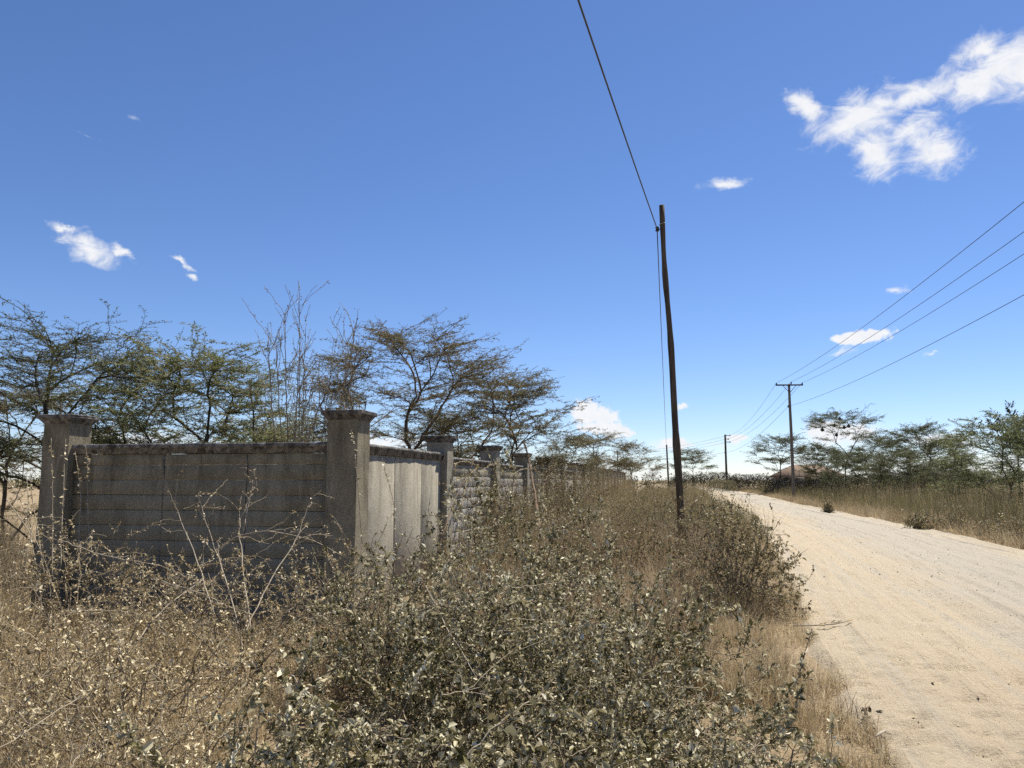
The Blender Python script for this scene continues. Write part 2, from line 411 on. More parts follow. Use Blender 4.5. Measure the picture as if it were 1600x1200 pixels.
class Skel:
    """a branching skeleton: every node hangs on an earlier one"""
    def __init__(s, base, seg=.12):
        s.P = np.zeros((60000, 3)); s.par = np.full(60000, -1); s.L = np.zeros(60000); s.n = 1
        s.P[0] = base; s.seg = seg
    def add(s, p, parent):
        i = s.n; s.P[i] = p; s.par[i] = parent; s.L[i] = s.L[parent] + np.linalg.norm(s.P[i] - s.P[parent]); s.n += 1
        return i
    def path(s, parent, target, r, bend=.2, jit=.02, seg=None):
        a = s.P[parent].copy(); target = np.asarray(target, float)
        v = target - a; dist = np.linalg.norm(v)
        if dist < 1e-4: return parent
        pd = s.P[parent] - s.P[s.par[parent]] if s.par[parent] >= 0 else np.array([0, 0, 1.])
        pd = pd / (np.linalg.norm(pd) + 1e-9)
        c = a + v * .5 + pd * dist * bend + r.normal(0, jit * dist, 3)
        k = max(1, int(round(dist / (seg or s.seg))))
        cur = parent
        for t in np.linspace(0, 1, k + 1)[1:]:
            p = (1 - t) ** 2 * a + 2 * t * (1 - t) * c + t * t * target
            if t < 1: p = p + r.normal(0, jit * (seg or s.seg), 3) * 2
            cur = s.add(p, cur)
        return cur
    def attach(s, targets, r, bf=.35, bend=.2, jit=.02, seg=None, zpen=0.0, first=0):
        tips = []
        for t in targets:
            Q = s.P[first:s.n]
            d = np.linalg.norm(Q - t, axis=1)
            cost = d + bf * s.L[first:s.n]
            if zpen: cost = cost + zpen * np.maximum(0, Q[:, 2] - t[2])
            tips.append(s.path(first + int(np.argmin(cost)), t, r, bend, jit, seg))
        return tips
    def finish(s, tip=.004, e=2.4, rmax=None):
        n = s.n; P = s.P[:n]; par = s.par[:n]
        acc = np.zeros(n); main = np.full(n, -1)
        best = np.zeros(n)
        for i in range(n - 1, 0, -1):
            if acc[i] == 0: acc[i] = tip ** e
            p = par[i]
            acc[p] += acc[i]
            if acc[i] > best[p]: best[p] = acc[i]; main[p] = i
        rad = acc ** (1 / e)
        if rmax: rad = np.minimum(rad, rmax)
        return P, par, rad, main
def skel_mesh(name, P, par, rad, main, material, rmin=0, rmax=9, thick=.02):
    idx = np.arange(1, len(P))
    idx = idx[(rad[idx] >= rmin) & (rad[idx] < rmax)]
    d = np.zeros_like(P); d[1:] = unit(P[1:] - P[par[1:]]); d[0] = (0, 0, 1)
    Vs, Fs, base = [], [], 0
    for sides, sel in ((3, idx[rad[idx] < thick]), (6, idx[rad[idx] >= thick])):
        if not len(sel): continue
        p = par[sel]
        ismain = main[p] == sel
        r0 = np.where(ismain, rad[p], rad[sel]); r1 = rad[sel]
        r0 = np.minimum(r0, r1 * 1.5)
        d0 = np.where((ismain & (p > 0))[:, None], d[p], d[sel])
        th = np.linspace(0, 2 * np.pi, sides, endpoint=False)
        def ring(c, dd, rr):
            a, b = frames(dd)
            return c[:, None] + rr[:, None, None] * (np.cos(th)[None, :, None] * a[:, None] + np.sin(th)[None, :, None] * b[:, None])
        A = ring(P[p], d0, r0); B = ring(P[sel], d[sel], r1)
        V = np.concatenate([A, B], 1).reshape(-1, 3)
        o = (np.arange(len(sel)) * 2 * sides)[:, None] + base
        j = np.arange(sides)[None]; j2 = (j + 1) % sides
        Fs.append(np.stack([o + j, o + j2, o + sides + j2, o + sides + j], -1).reshape(-1, 4))
        Vs.append(V); base += len(V)
    if not Vs: return None
    return mesh_np(name, np.vstack(Vs), Fs, material, smooth=True)

def leaves(name, C, D, N, length, width, material, tint, fine=False, fold=.25):
    """C base points, D leaf directions, N normals; folded leaf of 2 (or 4) triangles"""
    n = len(C)
    D = unit(D); Sd = unit(np.cross(D, N)); N = np.cross(Sd, D)
    L = np.broadcast_to(length, (n,))[:, None]; W = np.broadcast_to(width, (n,))[:, None]
    if fine:
        v = np.stack([C, C + D * L * .30 + Sd * W * .46 + N * W * fold, C + D * L * .70 + Sd * W * .40 + N * W * fold * .6,
                      C + D * L - N * L * .08, C + D * L * .70 - Sd * W * .40 + N * W * fold * .6, C + D * L * .30 - Sd * W * .46 + N * W * fold], 1)
        k = 6; o = (np.arange(n) * 6)[:, None]
        f = np.concatenate([o + np.array([[0, 1, 2, 3]]), o + np.array([[0, 3, 4, 5]])])
    else:
        v = np.stack([C, C + D * L * .45 + Sd * W * .5 + N * W * fold, C + D * L, C + D * L * .45 - Sd * W * .5 + N * W * fold], 1)
        k = 4; o = (np.arange(n) * 4)[:, None]
        f = np.concatenate([o + np.array([[0, 1, 2]]), o + np.array([[0, 2, 3]])])
    return mesh_np(name, v.reshape(-1, 3), [f], material, tint=np.repeat(tint, k))
def leaves_on(P, par, rad, r, per_m, rmax, zmin=-9, spread=.0):
    """points spread along the thin twigs"""
    idx = np.arange(1, len(P)); idx = idx[(rad[idx] < rmax) & (P[idx, 2] > zmin)]
    v = P[idx] - P[par[idx]]; ln = np.linalg.norm(v, axis=1)
    k = r.poisson(ln * per_m)
    sel = np.repeat(np.arange(len(idx)), k)
    t = r.random(len(sel))[:, None]
    C = P[par[idx]][sel] + v[sel] * t
    if spread: C = C + r.normal(0, spread, C.shape)
    return C, unit(v)[sel]
def rand_dir(r, n):
    return unit(r.normal(size=(n, 3)))
def vnoise(x, y, scale, seed):
    """smooth 2-D value noise"""
    g = np.random.default_rng(seed).random((256, 256))
    u = x / scale; v = y / scale
    i = np.floor(u).astype(int); j = np.floor(v).astype(int)
    fu = u - i; fv = v - j
    fu = fu * fu * (3 - 2 * fu); fv = fv * fv * (3 - 2 * fv)
    a = g[i % 256, j % 256]; b = g[(i + 1) % 256, j % 256]; c = g[i % 256, (j + 1) % 256]; d = g[(i + 1) % 256, (j + 1) % 256]
    return (a * (1 - fu) + b * fu) * (1 - fv) + (c * (1 - fu) + d * fu) * fv

# ------------------------------------------------------------------ road and ground
YL = np.array([-14, -6, 4.3, 7.5, 10.3, 17.6, 24.2, 32.6, 52, 87, 137, 170, 215, 260])
XL = np.array([-3.0, -.8, 2.05, 2.95, 3.74, 5.9, 7.8, 9.6, 13.6, 22.0, 32.2, 34.5, 30, 20])
XR = np.array([2.6, 4.8, 7.9, 8.9, 9.7, 11.7, 13.4, 15.1, 19.2, 27.6, 37.4, 40, 36, 26])
def smooth_interp(y, X):
    yy = np.linspace(YL[0], YL[-1], 1400)
    v = np.interp(yy, YL, X)
    k = 31; ker = np.hanning(k); ker /= ker.sum()
    vp = np.convolve(np.pad(v, k // 2, mode='reflect', reflect_type='odd'), ker, mode='valid')
    return np.interp(y, yy, vp)
def road_l(y): return smooth_interp(np.asarray(y, float), XL)
def road_r(y): return smooth_interp(np.asarray(y, float), XR)
def wall_x(y): return -3.57 + .195 * np.asarray(y, float)      # road-side face of the boundary wall

# ground: one sheet out to the horizon, finer near the camera
def spaced(lo, hi, n, p=2.4):
    t = np.linspace(-1, 1, n)
    v = np.sign(t) * np.abs(t) ** p
    return np.where(v < 0, -v * lo, v * hi)
gx = spaced(-3500, 3500, 151, 3.2); gy = spaced(-3500, 3500, 151, 3.2)
GX, GY = np.meshgrid(gx, gy, indexing='ij')
GZ = -.03 - .03 * vnoise(GX, GY, 2.3, 3)
V = np.stack([GX, GY, GZ], -1).reshape(-1, 3)
i, j = np.meshgrid(np.arange(150), np.arange(150), indexing='ij')
q = np.stack([i * 151 + j, (i + 1) * 151 + j, (i + 1) * 151 + j + 1, i * 151 + j + 1], -1).reshape(-1, 4)
obj('ground', mesh_np('ground', V, [q], M['ground']), kind='structure')

# dirt road: real tyre ridges, ruts and scuffs
ys = [-8.0]
while ys[-1] < 255: ys.append(ys[-1] + max(.035, .009 * abs(ys[-1]) if ys[-1] > 3.5 else .25))
ys = np.array(ys); NT = 152
tt = np.linspace(-1, 1, NT)
Yg, Tg = np.meshgrid(ys, tt, indexing='ij')
xl, xr = road_l(ys), road_r(ys)
wob = (.16 * (vnoise(ys, ys * 0, 1.3, 11) - .5) + .10 * (vnoise(ys, ys * 0, .35, 12) - .5))
wob2 = (.22 * (vnoise(ys, ys * 0 + 5, 1.7, 13) - .5))
xl2 = xl + wob - .1; xr2 = xr + wob2 + .1
Xg = (xl2[:, None] + xr2[:, None]) / 2 + Tg * (xr2 - xl2)[:, None] / 2
across = Xg - xl[:, None]
Z = .015 + .05 * (1 - Tg ** 2)
def rut(c, w, d, wand, seed):
    cc = c + wand * (vnoise(ys, ys * 0, 9.0, seed) - .5) * 2
    return d * np.exp(-((across - cc[:, None]) / w) ** 2)
for k in range(7):       # broad wheel paths
    Z -= rut(1.3 + .62 * k, .2, .022, .5, 40 + k)
for k in range(34):      # narrow tyre edges
    Z += rut(rng.uniform(.6, 5.6), rng.uniform(.03, .07), rng.choice([-1, 1]) * rng.uniform(.008, .02), rng.uniform(.3, 1.3), 60 + k)
near = np.clip(1 - (Yg - 6) / 18, 0, 1)
Z += near * .022 * (vnoise(Xg, Yg, .33, 90) - .5) + near * .016 * (vnoise(Xg + 9, Yg, .14, 91) - .5) + near * .010 * (vnoise(Xg + 9, Yg, .07, 92) - .5)
lump = .6 * vnoise(Xg * .8, Yg * 1.5, .10, 93) + .4 * vnoise(Xg + 3, Yg * 1.4, .22, 94)
edge = np.exp(-np.clip(across, 0, 9) / 1.6)
Z -= (near * (.02 + .06 * edge)) * np.clip(lump - .58, 0, 1) * 3
Z -= .10 * np.clip((np.abs(Tg) - .95) / .05, 0, 1)
V = np.stack([Xg, Yg, Z], -1).reshape(-1, 3)
i, j = np.meshgrid(np.arange(len(ys) - 1), np.arange(NT - 1), indexing='ij')
q = np.stack([i * NT + j, i * NT + j + 1, (i + 1) * NT + j + 1, (i + 1) * NT + j], -1).reshape(-1, 4)
me = mesh_np('dirt_road', V, [q], M['road'], smooth=True)
a = me.attributes.new('road_uv', 'FLOAT_VECTOR', 'POINT')
a.data.foreach_set('vector', np.stack([across, Yg, Yg * 0], -1).astype(np.float32).ravel())
obj('dirt_road', me, kind='structure')

# ------------------------------------------------------------------ boundary wall
U = np.array([.195, 1.0, 0]); U /= np.linalg.norm(U)          # along the road-side wall
Wd = np.array([-U[1], U[0], 0])                               # along the front wall, to the left
O = np.array([-1.96, 9.25, 0])                                # centre of the corner pillar
SP = 3.88
ANG_U = math.atan2(U[1], U[0]); ANG_W = math.atan2(Wd[1], Wd[0])
def pillar(parent, s, h, mshaft, mcap, w=.38):
    """square pillar with a flared cap, at distance s along the wall's local x axis"""
    import bmesh
    bm = bmesh.new()
    nz = 9
    rings = []
    for k in range(nz):
        z = -.1 + (h - .11 + .1) * k / (nz - 1)
        e = w / 2
        j = rng.uniform(-.004, .004, (4, 2))
        rings.append([bm.verts.new((s + x * e + j[n][0], y * e + j[n][1], z)) for n, (x, y) in enumerate(((-1, -1), (1, -1), (1, 1), (-1, 1)))])
    for a_, b_ in zip(rings, rings[1:]):
        for n in range(4): bm.faces.new((a_[n], a_[(n + 1) % 4], b_[(n + 1) % 4], b_[n]))
    bm.faces.new(rings[-1])
    me = bpy.data.meshes.new('pillar'); bm.to_mesh(me); bm.free(); me.materials.append(mshaft)
    p = obj('pillar', me, parent)
    bm = bmesh.new()
    prof = [(w / 2 + .003, h - .115), (w / 2 + .055, h - .045), (w / 2 + .065, h - .04), (w / 2 + .068, h - .005), (w / 2 + .05, h)]
    rings = [[bm.verts.new((s + x * e + rng.uniform(-.005, .005), y * e + rng.uniform(-.005, .005), z + rng.uniform(-.003, .003))) for x, y in ((-1, -1), (1, -1), (1, 1), (-1, 1))] for e, z in prof]
    for a_, b_ in zip(rings, rings[1:]):
        for n in range(4): bm.faces.new((a_[n], a_[(n + 1) % 4], b_[(n + 1) % 4], b_[n]))
    bm.faces.new(rings[-1]); bm.faces.new(rings[0][::-1])
    me = bpy.data.meshes.new('pillar_cap'); bm.to_mesh(me); bm.free(); me.materials.append(mcap)
    obj('pillar_cap', me, p)
def coping(parent, x0, x1, ztop, mcap, half=.125):
    n = max(6, int((x1 - x0) / .16))
    xs = np.linspace(x0, x1, n)
    prof = [(-half + .025, ztop - .125), (-half + .02, ztop - .055), (-half, ztop - .05), (-half + .004, ztop - .005), (half - .004, ztop), (half, ztop - .05), (half - .02, ztop - .055), (half - .025, ztop - .125)]
    V = np.array([[(x, y + rng.uniform(-.006, .006), z + rng.uniform(-.005, .005)) for (y, z) in prof] for x in xs])
    m_ = len(prof)
    i = np.arange(n - 1)[:, None] * m_; j = np.arange(m_)[None]; j2 = (j + 1) % m_
    q = np.stack([i + j, i + m_ + j, i + m_ + j2, i + j2], -1).reshape(-1, 4)
    e0 = np.arange(m_)[None]; e1 = (np.arange(m_)[::-1] + (n - 1) * m_)[None]
    obj('coping', mesh_np('coping', V.reshape(-1, 3), [q, np.array([[0, 1, 2, 3], [0, 3, 4, 7], [4, 5, 6, 7]]), np.array([[0, 1, 2, 3], [0, 3, 4, 7], [4, 5, 6, 7]])[:, ::-1] + (n - 1) * m_], mcap), parent)

# front wall: cast in narrow courses, three bays with open vertical cracks
fw = thing('concrete_wall', O, 'shaded grey concrete wall in level courses with flat coping between two square pillars', 'wall', 'boundary wall sections', ANG_W)
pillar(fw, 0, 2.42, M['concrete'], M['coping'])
pillar(fw, SP, 2.43, M['concrete'], M['coping'])
ZT = 2.05
coping(fw, .20, SP - .18, ZT, M['coping'])
cuts = [.192, 1.27, 2.40, SP - .192]
zc = [-.1, .12, .305, .49, .675, .86, 1.045, 1.23, 1.415, 1.60, 1.785, 1.922]
for b in range(3):
    for c in range(len(zc) - 1):
        dx = rng.uniform(-.003, .003)
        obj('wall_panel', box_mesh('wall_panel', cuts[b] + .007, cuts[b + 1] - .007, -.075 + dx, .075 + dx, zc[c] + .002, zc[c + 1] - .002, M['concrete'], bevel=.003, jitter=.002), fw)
obj('wall_core', box_mesh('wall_core', cuts[0], cuts[-1], -.05, .05, -.1, 1.92, M['coping']), fw)
for xr_ in (1.27, 2.40, .24):     # thin courses of mortar pushed out of the cracks
    pts = np.array([(xr_ + rng.normal(0, .01), .074, z) for z in np.linspace(.3, 1.9, 14)])
    obj('crack_filling', tube_mesh('crack_filling', pts, rng.uniform(.005, .011, 14), M['coping'], 4), fw)

def stone_variants():
    out = []
    for s in range(6):
        nx, nz = 6, 4
        r = np.random.default_rng(100 + s)
        x = np.linspace(-.5, .5, nx); z = np.linspace(-.5, .5, nz)
        Xs, Zs = np.meshgrid(x, z, indexing='ij')
        D_ = r.uniform(.010, .045, Xs.shape)
        D_[0] = D_[-1] = 0; D_[:, 0] = D_[:, -1] = 0
        front = np.stack([Xs, -.5 - D_ * 4, Zs], -1).reshape(-1, 3)
        back = np.array([(-.5, .5, -.5), (.5, .5, -.5), (.5, .5, .5), (-.5, .5, .5)])
        V = np.vstack([front, back])
        i, j = np.meshgrid(np.arange(nx - 1), np.arange(nz - 1), indexing='ij')
        q = np.stack([i * nz + j, (i + 1) * nz + j, (i + 1) * nz + j + 1, i * nz + j + 1], -1).reshape(-1, 4)
        b = nx * nz; c00, c10, c11, c01 = 0, (nx - 1) * nz, nx * nz - 1, nz - 1
        out.append(mesh_np('stone_block', V, [q, np.array([[b, c00, c01, b + 3], [c10, b + 1, b + 2, c11], [c00, b, b + 1, c10], [c01, c11, b + 2, b + 3], [b, b + 3, b + 2, b + 1]])], M['stone']))
    return out
STONES = stone_variants()
# road-side wall: one plastered bay, then bays of rock-faced blocks, running away beside the road
NB = 17
for k in range(NB):
    o = O + U * SP * k
    h2 = 2.34 - (.03 if k > 1 else 0)
    if k == 0:
        t = thing('concrete_wall', o, 'smooth plastered wall bay with water streaks beside the corner pillar, facing the road', 'wall', 'boundary wall sections', ANG_U)
        coping(t, .20, SP - .19, ZT, M['coping'])
        for (a_, b_) in ((.19, 1.42), (1.445, 2.62), (2.64, SP - .195)):
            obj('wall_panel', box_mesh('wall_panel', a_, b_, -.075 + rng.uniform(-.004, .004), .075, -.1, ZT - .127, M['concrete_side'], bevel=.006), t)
        pillar(t, SP, h2, M['concrete_side'], M['coping'], .36)
    else:
        lab = {1: 'wall bay of pale rock-faced blocks next to the plastered bay, half hidden by twigs',
               2: 'wall bay of pale rock-faced blocks overgrown with brown creeper stems'}.get(k, 'distant overgrown bay of the block wall with pale pillar beside the road')
        t = thing('stone_block_wall', o, lab, 'wall', 'boundary wall sections' if k < 3 else 'far bays of the roadside wall', ANG_U)
        zt = 2.0 - (.03 if k > 1 else 0)
        coping(t, .19, SP - .19, zt, M['coping'], .11)
        obj('wall_band', box_mesh('wall_band', .185, SP - .185, -.07, .07, zt - .33, zt - .127, M['concrete_side'], bevel=.005), t)
        if k <= 4:
            z0 = -.1; nc = 9; ch = (zt - .335 - z0) / nc
            obj('wall_core', box_mesh('wall_core', .185, SP - .185, -.03, .05, -.1, zt - .332, M['concrete_side']), t)
            for c in range(nc):
                x = .185 + (0 if c % 2 else -.2)
                while x < SP - .20:
                    x1 = min(x + .40, SP - .187); xa = max(x, .187)
                    if x1 - xa > .06:
                        s_ = obj('stone_block', STONES[int(rng.integers(6))], t, ((xa + x1) / 2, -.01, z0 + ch * (c + .5)))
                        s_.scale = (x1 - xa - .014, .12, ch - .014)
                    x += .40
        else:
            obj('wall_face', box_mesh('wall_face', .185, SP - .185, -.06, .06, -.1, zt - .332, M['stone']), t)
        pillar(t, SP, h2, M['concrete_side'], M['coping'], .36)

# ------------------------------------------------------------------ utility poles and wires
def pole_shaft(parent, pts, r0, r1, material, sides=12, rough=.004):
    pts = np.asarray(pts, float); n = len(pts)
    rad = np.linspace(r0, r1, n) + rng.normal(0, rough, n)
    return obj('shaft', tube_mesh('shaft', pts, rad, material, sides), parent)
def cyl(p0, p1, r, material, name, parent, sides=8):
    return obj(name, tube_mesh(name, np.array([p0, (np.array(p0) + np.array(p1)) / 2, p1]), r, material, sides), parent)
# near wooden pole, a little bent and leaning
pb = at(1067, 868, 16.3); pb[2] = 0
ptop = at(1034, 321, 16.3)
NP = ptop - pb
near_pole = thing('utility_pole', pb, 'tall dark bent wooden pole with one insulator, standing in the brush by the road', 'utility pole')
ts = np.linspace(-.02, 1, 26)
pp = np.array([t * NP + np.array([.022 * math.sin(t * 5.2) + .016 * math.sin(t * 11 + 1), 0, 0]) * min(1, 4 * max(t, 0)) * min(1, 4 * (1 - t)) for t in ts])
pole_shaft(near_pole, pp, .084, .054, M['pole_wood'])
ins_w = at(1027, 358, 16.25)
il = ins_w - pb
cyl(il + np.array([.12, 0, .0]), il + np.array([-.03, 0, 0]), .013, M['dark_metal'], 'bracket', near_pole)
lp = np.array([il + np.array([0, 0, z]) for z in (-.05, -.035, -.02, 0, .02, .035, .05)])
obj('insulator', tube_mesh('insulator', lp, [.03, .048, .036, .03, .036, .048, .03], M['dark_metal'], 10), near_pole)
tp = (at(1034.5, 350, 16.3) - pb)
ang = np.linspace(0, 2 * np.pi, 17)
obj('strap', tube_mesh('strap', np.stack([tp[0] + .064 * np.cos(ang), tp[1] + .064 * np.sin(ang), tp[2] + .02 * np.cos(ang)], -1), .007, M['strap'], 5, cap=False), near_pole)
def wire(name, a_, b_, sag, label, group, r=.008, n=40):
    a_ = np.asarray(a_, float); b_ = np.asarray(b_, float)
    t = np.linspace(0, 1, n)[:, None]
    pts = a_ * (1 - t) + b_ * t; pts[:, 2] -= (4 * sag * t * (1 - t))[:, 0]
    m_ = a_.copy()
    return obj(name, tube_mesh(name, pts - m_, r, M['wire'], 5), None, m_, label, 'wire', group)
# its cable: back over the camera, and on to a far pole
over = at(903, -2, 7.6)
dirc = (over - ins_w); dirc = dirc / abs(dirc[1])
back = ins_w + dirc * 44; back[2] = 7.2
tq = (ins_w[1] - over[1]) / (ins_w[1] - back[1])
sagq = (ins_w[2] * (1 - tq) + back[2] * tq - over[2]) / (4 * tq * (1 - tq))
bp_ = thing('utility_pole', (back[0] + .1, back[1], 0), 'wooden pole carrying the other end of the slack overhead cable', 'utility pole')
pole_shaft(bp_, [(0, 0, z) for z in np.linspace(-.1, 7.6, 12)], .1, .06, M['pole_wood'])
wire('overhead_cable', ins_w, back, sagq, 'thick slack cable rising overhead from the insulator of the bent pole', 'cables of the bent wooden pole', .0125, 60)
fpb = at(1044.5, 740, 105); fpb[2] = 0
ftop = at(1041.5, 695, 105)
fp = thing('utility_pole', fpb, 'thin far wooden pole without crossarm, beyond the roadside brush', 'utility pole')
pole_shaft(fp, [np.array([0, 0, -.1]), (ftop - fpb) * .5, ftop - fpb], .12, .10, M['pole_wood'], 8)
wire('service_cable', ins_w + np.array([0, .02, -.05]), ftop - np.array([0, 0, .15]), 1.1, 'thin cable dropping from the bent pole to the thin far pole', 'cables of the bent wooden pole', .012, 60)

def t_pole(name, loc, h, yaw, label, arm=True, scale=1.0):
    t = thing(name, loc, label, 'utility pole', None, yaw)
    pole_shaft(t, [(.006 * math.sin(k), 0, z) for k, z in enumerate(np.linspace(-.1, h, 14))], .15, .105, M['pole_grey'], 12)
    A = 1.15
    obj('crossarm', box_mesh('crossarm', -A, A, -.17, -.05, h - .16, h - .04, M['dark_metal'], bevel=.01), t)
    for s_ in (-1, 1):
        cyl((s_ * .55, -.11, h - .15), (s_ * .06, -.12, h - .72), .025, M['dark_metal'], 'brace', t, 6)
    tips = []
    for x, dz in ((-A + .06, .14), (.16, .22), (A - .06, .14)):
        zz = np.linspace(-.06, dz, 6)
        obj('insulator', tube_mesh('insulator', [(x, -.11, h - .04 + z) for z in zz], [.02, .03, .06, .045, .065, .04], M['dark_metal'], 8), t)
        tips.append((x, -.11, h + dz - .05))
    obj('insulator', tube_mesh('insulator', [(-.17, -.05, h - 2.05 + z) for z in np.linspace(0, .2, 5)], [.03, .06, .045, .06, .03], M['dark_metal'], 8), t)
    cyl((-.09, 0, h - 1.95), (-.18, -.05, h - 1.95), .02, M['dark_metal'], 'bracket', t, 6)
    tips.append((-.17, -.05, h - 1.95))
    c, s_ = math.cos(yaw), math.sin(yaw)
    return [np.array([loc[0] + c * x - s_ * y, loc[1] + s_ * x + c * y, z]) for x, y, z in tips]
b1 = at(1241, 764, 66.0); b1[2] = 0
b1[0] -= .05
h1 = at(1233, 600, 66.0)[2]
b0 = np.array([12.1, 3.0, 0]); b2 = at(1135, 738, 128.0); b2[2] = 0
h2_ = at(1132, 679, 128.0)[2]
yaw1 = math.atan2(.06, 1) ; 
T0 = t_pole('utility_pole', b0, h1, R(-14), 'grey wooden pole with crossarm carrying the near end of the four wires')
T1 = t_pole('utility_pole', b1, h1, R(-4), 'grey wooden T-shaped pole with braced crossarm beside the dirt road')
# the next pole carries its wires one above the other on side brackets
t2 = thing('utility_pole', b2, 'dark far pole with three short side brackets, above the bougainvillea hedge', 'utility pole')
pole_shaft(t2, [(0, 0, z) for z in np.linspace(-.1, h2_, 8)], .2, .15, M['pole_wood'], 8)
T2 = []
for z, ln in ((h2_ - .15, .9), (h2_ - .75, .62), (h2_ - 1.25, .85)):
    cyl((.1, 0, z + .03), (ln, 0, z - .05), .055, M['dark_metal'], 'bracket', t2, 6)
    obj('insulator', tube_mesh('insulator', [(ln - .1, 0, z - .1), (ln - .1, 0, z), (ln - .1, 0, z + .12)], [.06, .1, .05], M['dark_metal'], 8), t2)
    T2.append(b2 + np.array([ln - .1, 0, z + .1]))
T2.append(b2 + np.array([-.2, 0, h2_ - 3.0]))
cyl((0, 0, h2_ - 3.0), (-.25, 0, h2_ - 3.0), .07, M['dark_metal'], 'bracket', t2, 6)
b3 = np.array([28.0, 205.0, 0])
t3 = thing('utility_pole', b3, 'farthest pole of the roadside power line, beyond the acacias', 'utility pole')
pole_shaft(t3, [(0, 0, z) for z in np.linspace(-.1, 9.4, 6)], .16, .12, M['pole_wood'], 8)
names = ['outer left wire', 'middle wire', 'outer right wire', 'low neutral wire']
for k in range(4):
    wire('power_line', T0[k], T1[k], .75, names[k] + ' coming over the road to the T-shaped pole', 'power lines', .011, 50)
    wire('power_line', T1[k], T2[k], .9, names[k] + ' from the T-shaped pole to the bracket pole', 'power lines', .013, 40)
    wire('power_line', T2[k], b3 + np.array([0, 0, 9.3 - .5 * k]), .9, names[k] + ' running on from the bracket pole behind the bent pole', 'power lines', .016, 30)

# ------------------------------------------------------------------ trees
def acacia(seed, h, rx, ry, zlow, trunk_r, pads, twigs, leaf_n, leaf_len, split=.35, stems=1, lean=(0, 0), padr=(.45, .85), up=14, flat=.75, spread=.15, topf=.52):
    """flat-topped thorn tree: limbs fan out, twigs lie in level sprays; returns skeleton + leaf data"""
    r = np.random.default_rng(seed)
    s = Skel((0, 0, -.1), .16)
    prim = []
    zs = max(.12, h * split)
    nl = []
    for k in range(stems):
        a = 2 * np.pi * (k + r.random() * .6) / stems
        rr = (0.0 if stems == 1 else spread * rx) * r.uniform(.7, 1.3)
        nl.append(s.path(0, (lean[0] * split + rr * math.cos(a), lean[1] * split + rr * math.sin(a), zs * r.uniform(.9, 1.1)), r, .05, .05))
    # pads: level sprays, most of them near the top of a flattened dome
    cen = []
    for k in range(pads):
        a = 2.399963 * k + r.normal(0, .35); q = math.sqrt((k + .5) / pads) * r.uniform(.88, 1.06)
        ztop = zlow + (h - zlow) * (1 - .50 * q ** 2.4)
        if r.random() < topf: z = ztop - .12 * (h - zlow) * r.random()
        else: z = zlow + .12 * (1 - q) * (h - zlow) + (ztop - zlow) * r.random() ** .8 * .9
        z -= .22
        R_ = padr[0] * .5
        qq = max(0.0, q - .25 * padr[0] / max(rx, .1))
        cen.append((lean[0] + rx * qq * math.cos(a), lean[1] + ry * qq * math.sin(a), z))
    cen = np.array(cen)
    cen = cen[np.argsort(np.linalg.norm(cen - np.array([0, 0, zs]), axis=1))]
    ends = s.attach(cen, r, bf=.45, bend=.2, jit=.04, seg=.2, zpen=.8)
    per = max(4, twigs // pads)
    for c, e_ in zip(cen, ends):
        out = math.atan2(c[1] - lean[1], c[0] - lean[0])
        R_ = r.uniform(*padr)
        for k in range(per):
            a = out + r.normal(0, 1.1)
            ln = R_ * r.uniform(.45, 1.15)
            i0 = e_
            for _ in range(int(r.integers(0, 4))):
                if s.par[i0] > 0: i0 = s.par[i0]
            tip = s.P[i0] + np.array([ln * math.cos(a), ln * math.sin(a), ln * r.normal(.20, .20)])
            n0 = s.n
            s.path(i0, tip, r, .10, .05, .19)
            for i1 in range(n0, s.n):
                for sg in (-1, 1):
                    if r.random() < .62:
                        b = a + sg * r.uniform(.45, 1.1); l2 = ln * r.uniform(.16, .42)
                        s.path(i1, s.P[i1] + np.array([l2 * math.cos(b), l2 * math.sin(b), l2 * r.normal(.12, .25)]), r, .08, .04, .17)
    # long shoots standing out of the top and sides
    tips = np.arange(s.n)[s.P[:s.n, 2] > zlow + .55 * (h - zlow)]
    for k in range(up):
        i0 = int(r.choice(tips))
        d = unit(np.array([s.P[i0, 0] - lean[0], s.P[i0, 1] - lean[1], 0]) * .6 / max(rx, .1) + np.array([0, 0, r.uniform(.1, .8)]) + r.normal(0, .25, 3))
        s.path(i0, s.P[i0] + d * r.uniform(.2, .45), r, .1, .05, .12)
    P, par, rad, main = s.finish(.0033, 2.72, trunk_r)
    C, D = leaves_on(P, par, rad, r, 1.0, .011, zlow * .5)
    tot = np.sum(np.linalg.norm(P[1:] - P[par[1:]], axis=1)[rad[1:] < .011])
    C, D = leaves_on(P, par, rad, r, leaf_n / max(tot, 1), .011, zlow * .5, .012)
    n = len(C)
    dr = unit(D * .35 + rand_dir(r, n) * np.array([1, 1, .45]))
    N = unit(np.array([0, 0, 1.]) + r.normal(0, .45, (n, 3)))
    L = leaf_len * r.uniform(.6, 1.35, n)
    tint = np.clip(r.normal(.5, .22, n) + .25 * (vnoise(C[:, 0] + 50, C[:, 1] + C[:, 2] * 2 + 50, .5, seed) - .5), 0, 1)
    return (P, par, rad, main), (C, dr, N, L, L * r.uniform(.22, .36, n), tint)
def build_tree(name, loc, label, group, skel, leaf, mleaf, mbark, mtwig, rz=0.0, split=.016):
    t = thing(name, loc, label, 'tree', group, rz)
    P, par, rad, main = skel
    obj('trunk', skel_mesh('trunk', P, par, rad, main, mbark, rmin=split, thick=.03), t)
    crown = obj('crown', leaves('crown', *leaf[:5], mleaf, leaf[5]), t)
    tw = skel_mesh('twigs', P, par, rad, main, mtwig, rmax=split)
    if tw: obj('twigs', tw, crown, kind='stuff')
    return t
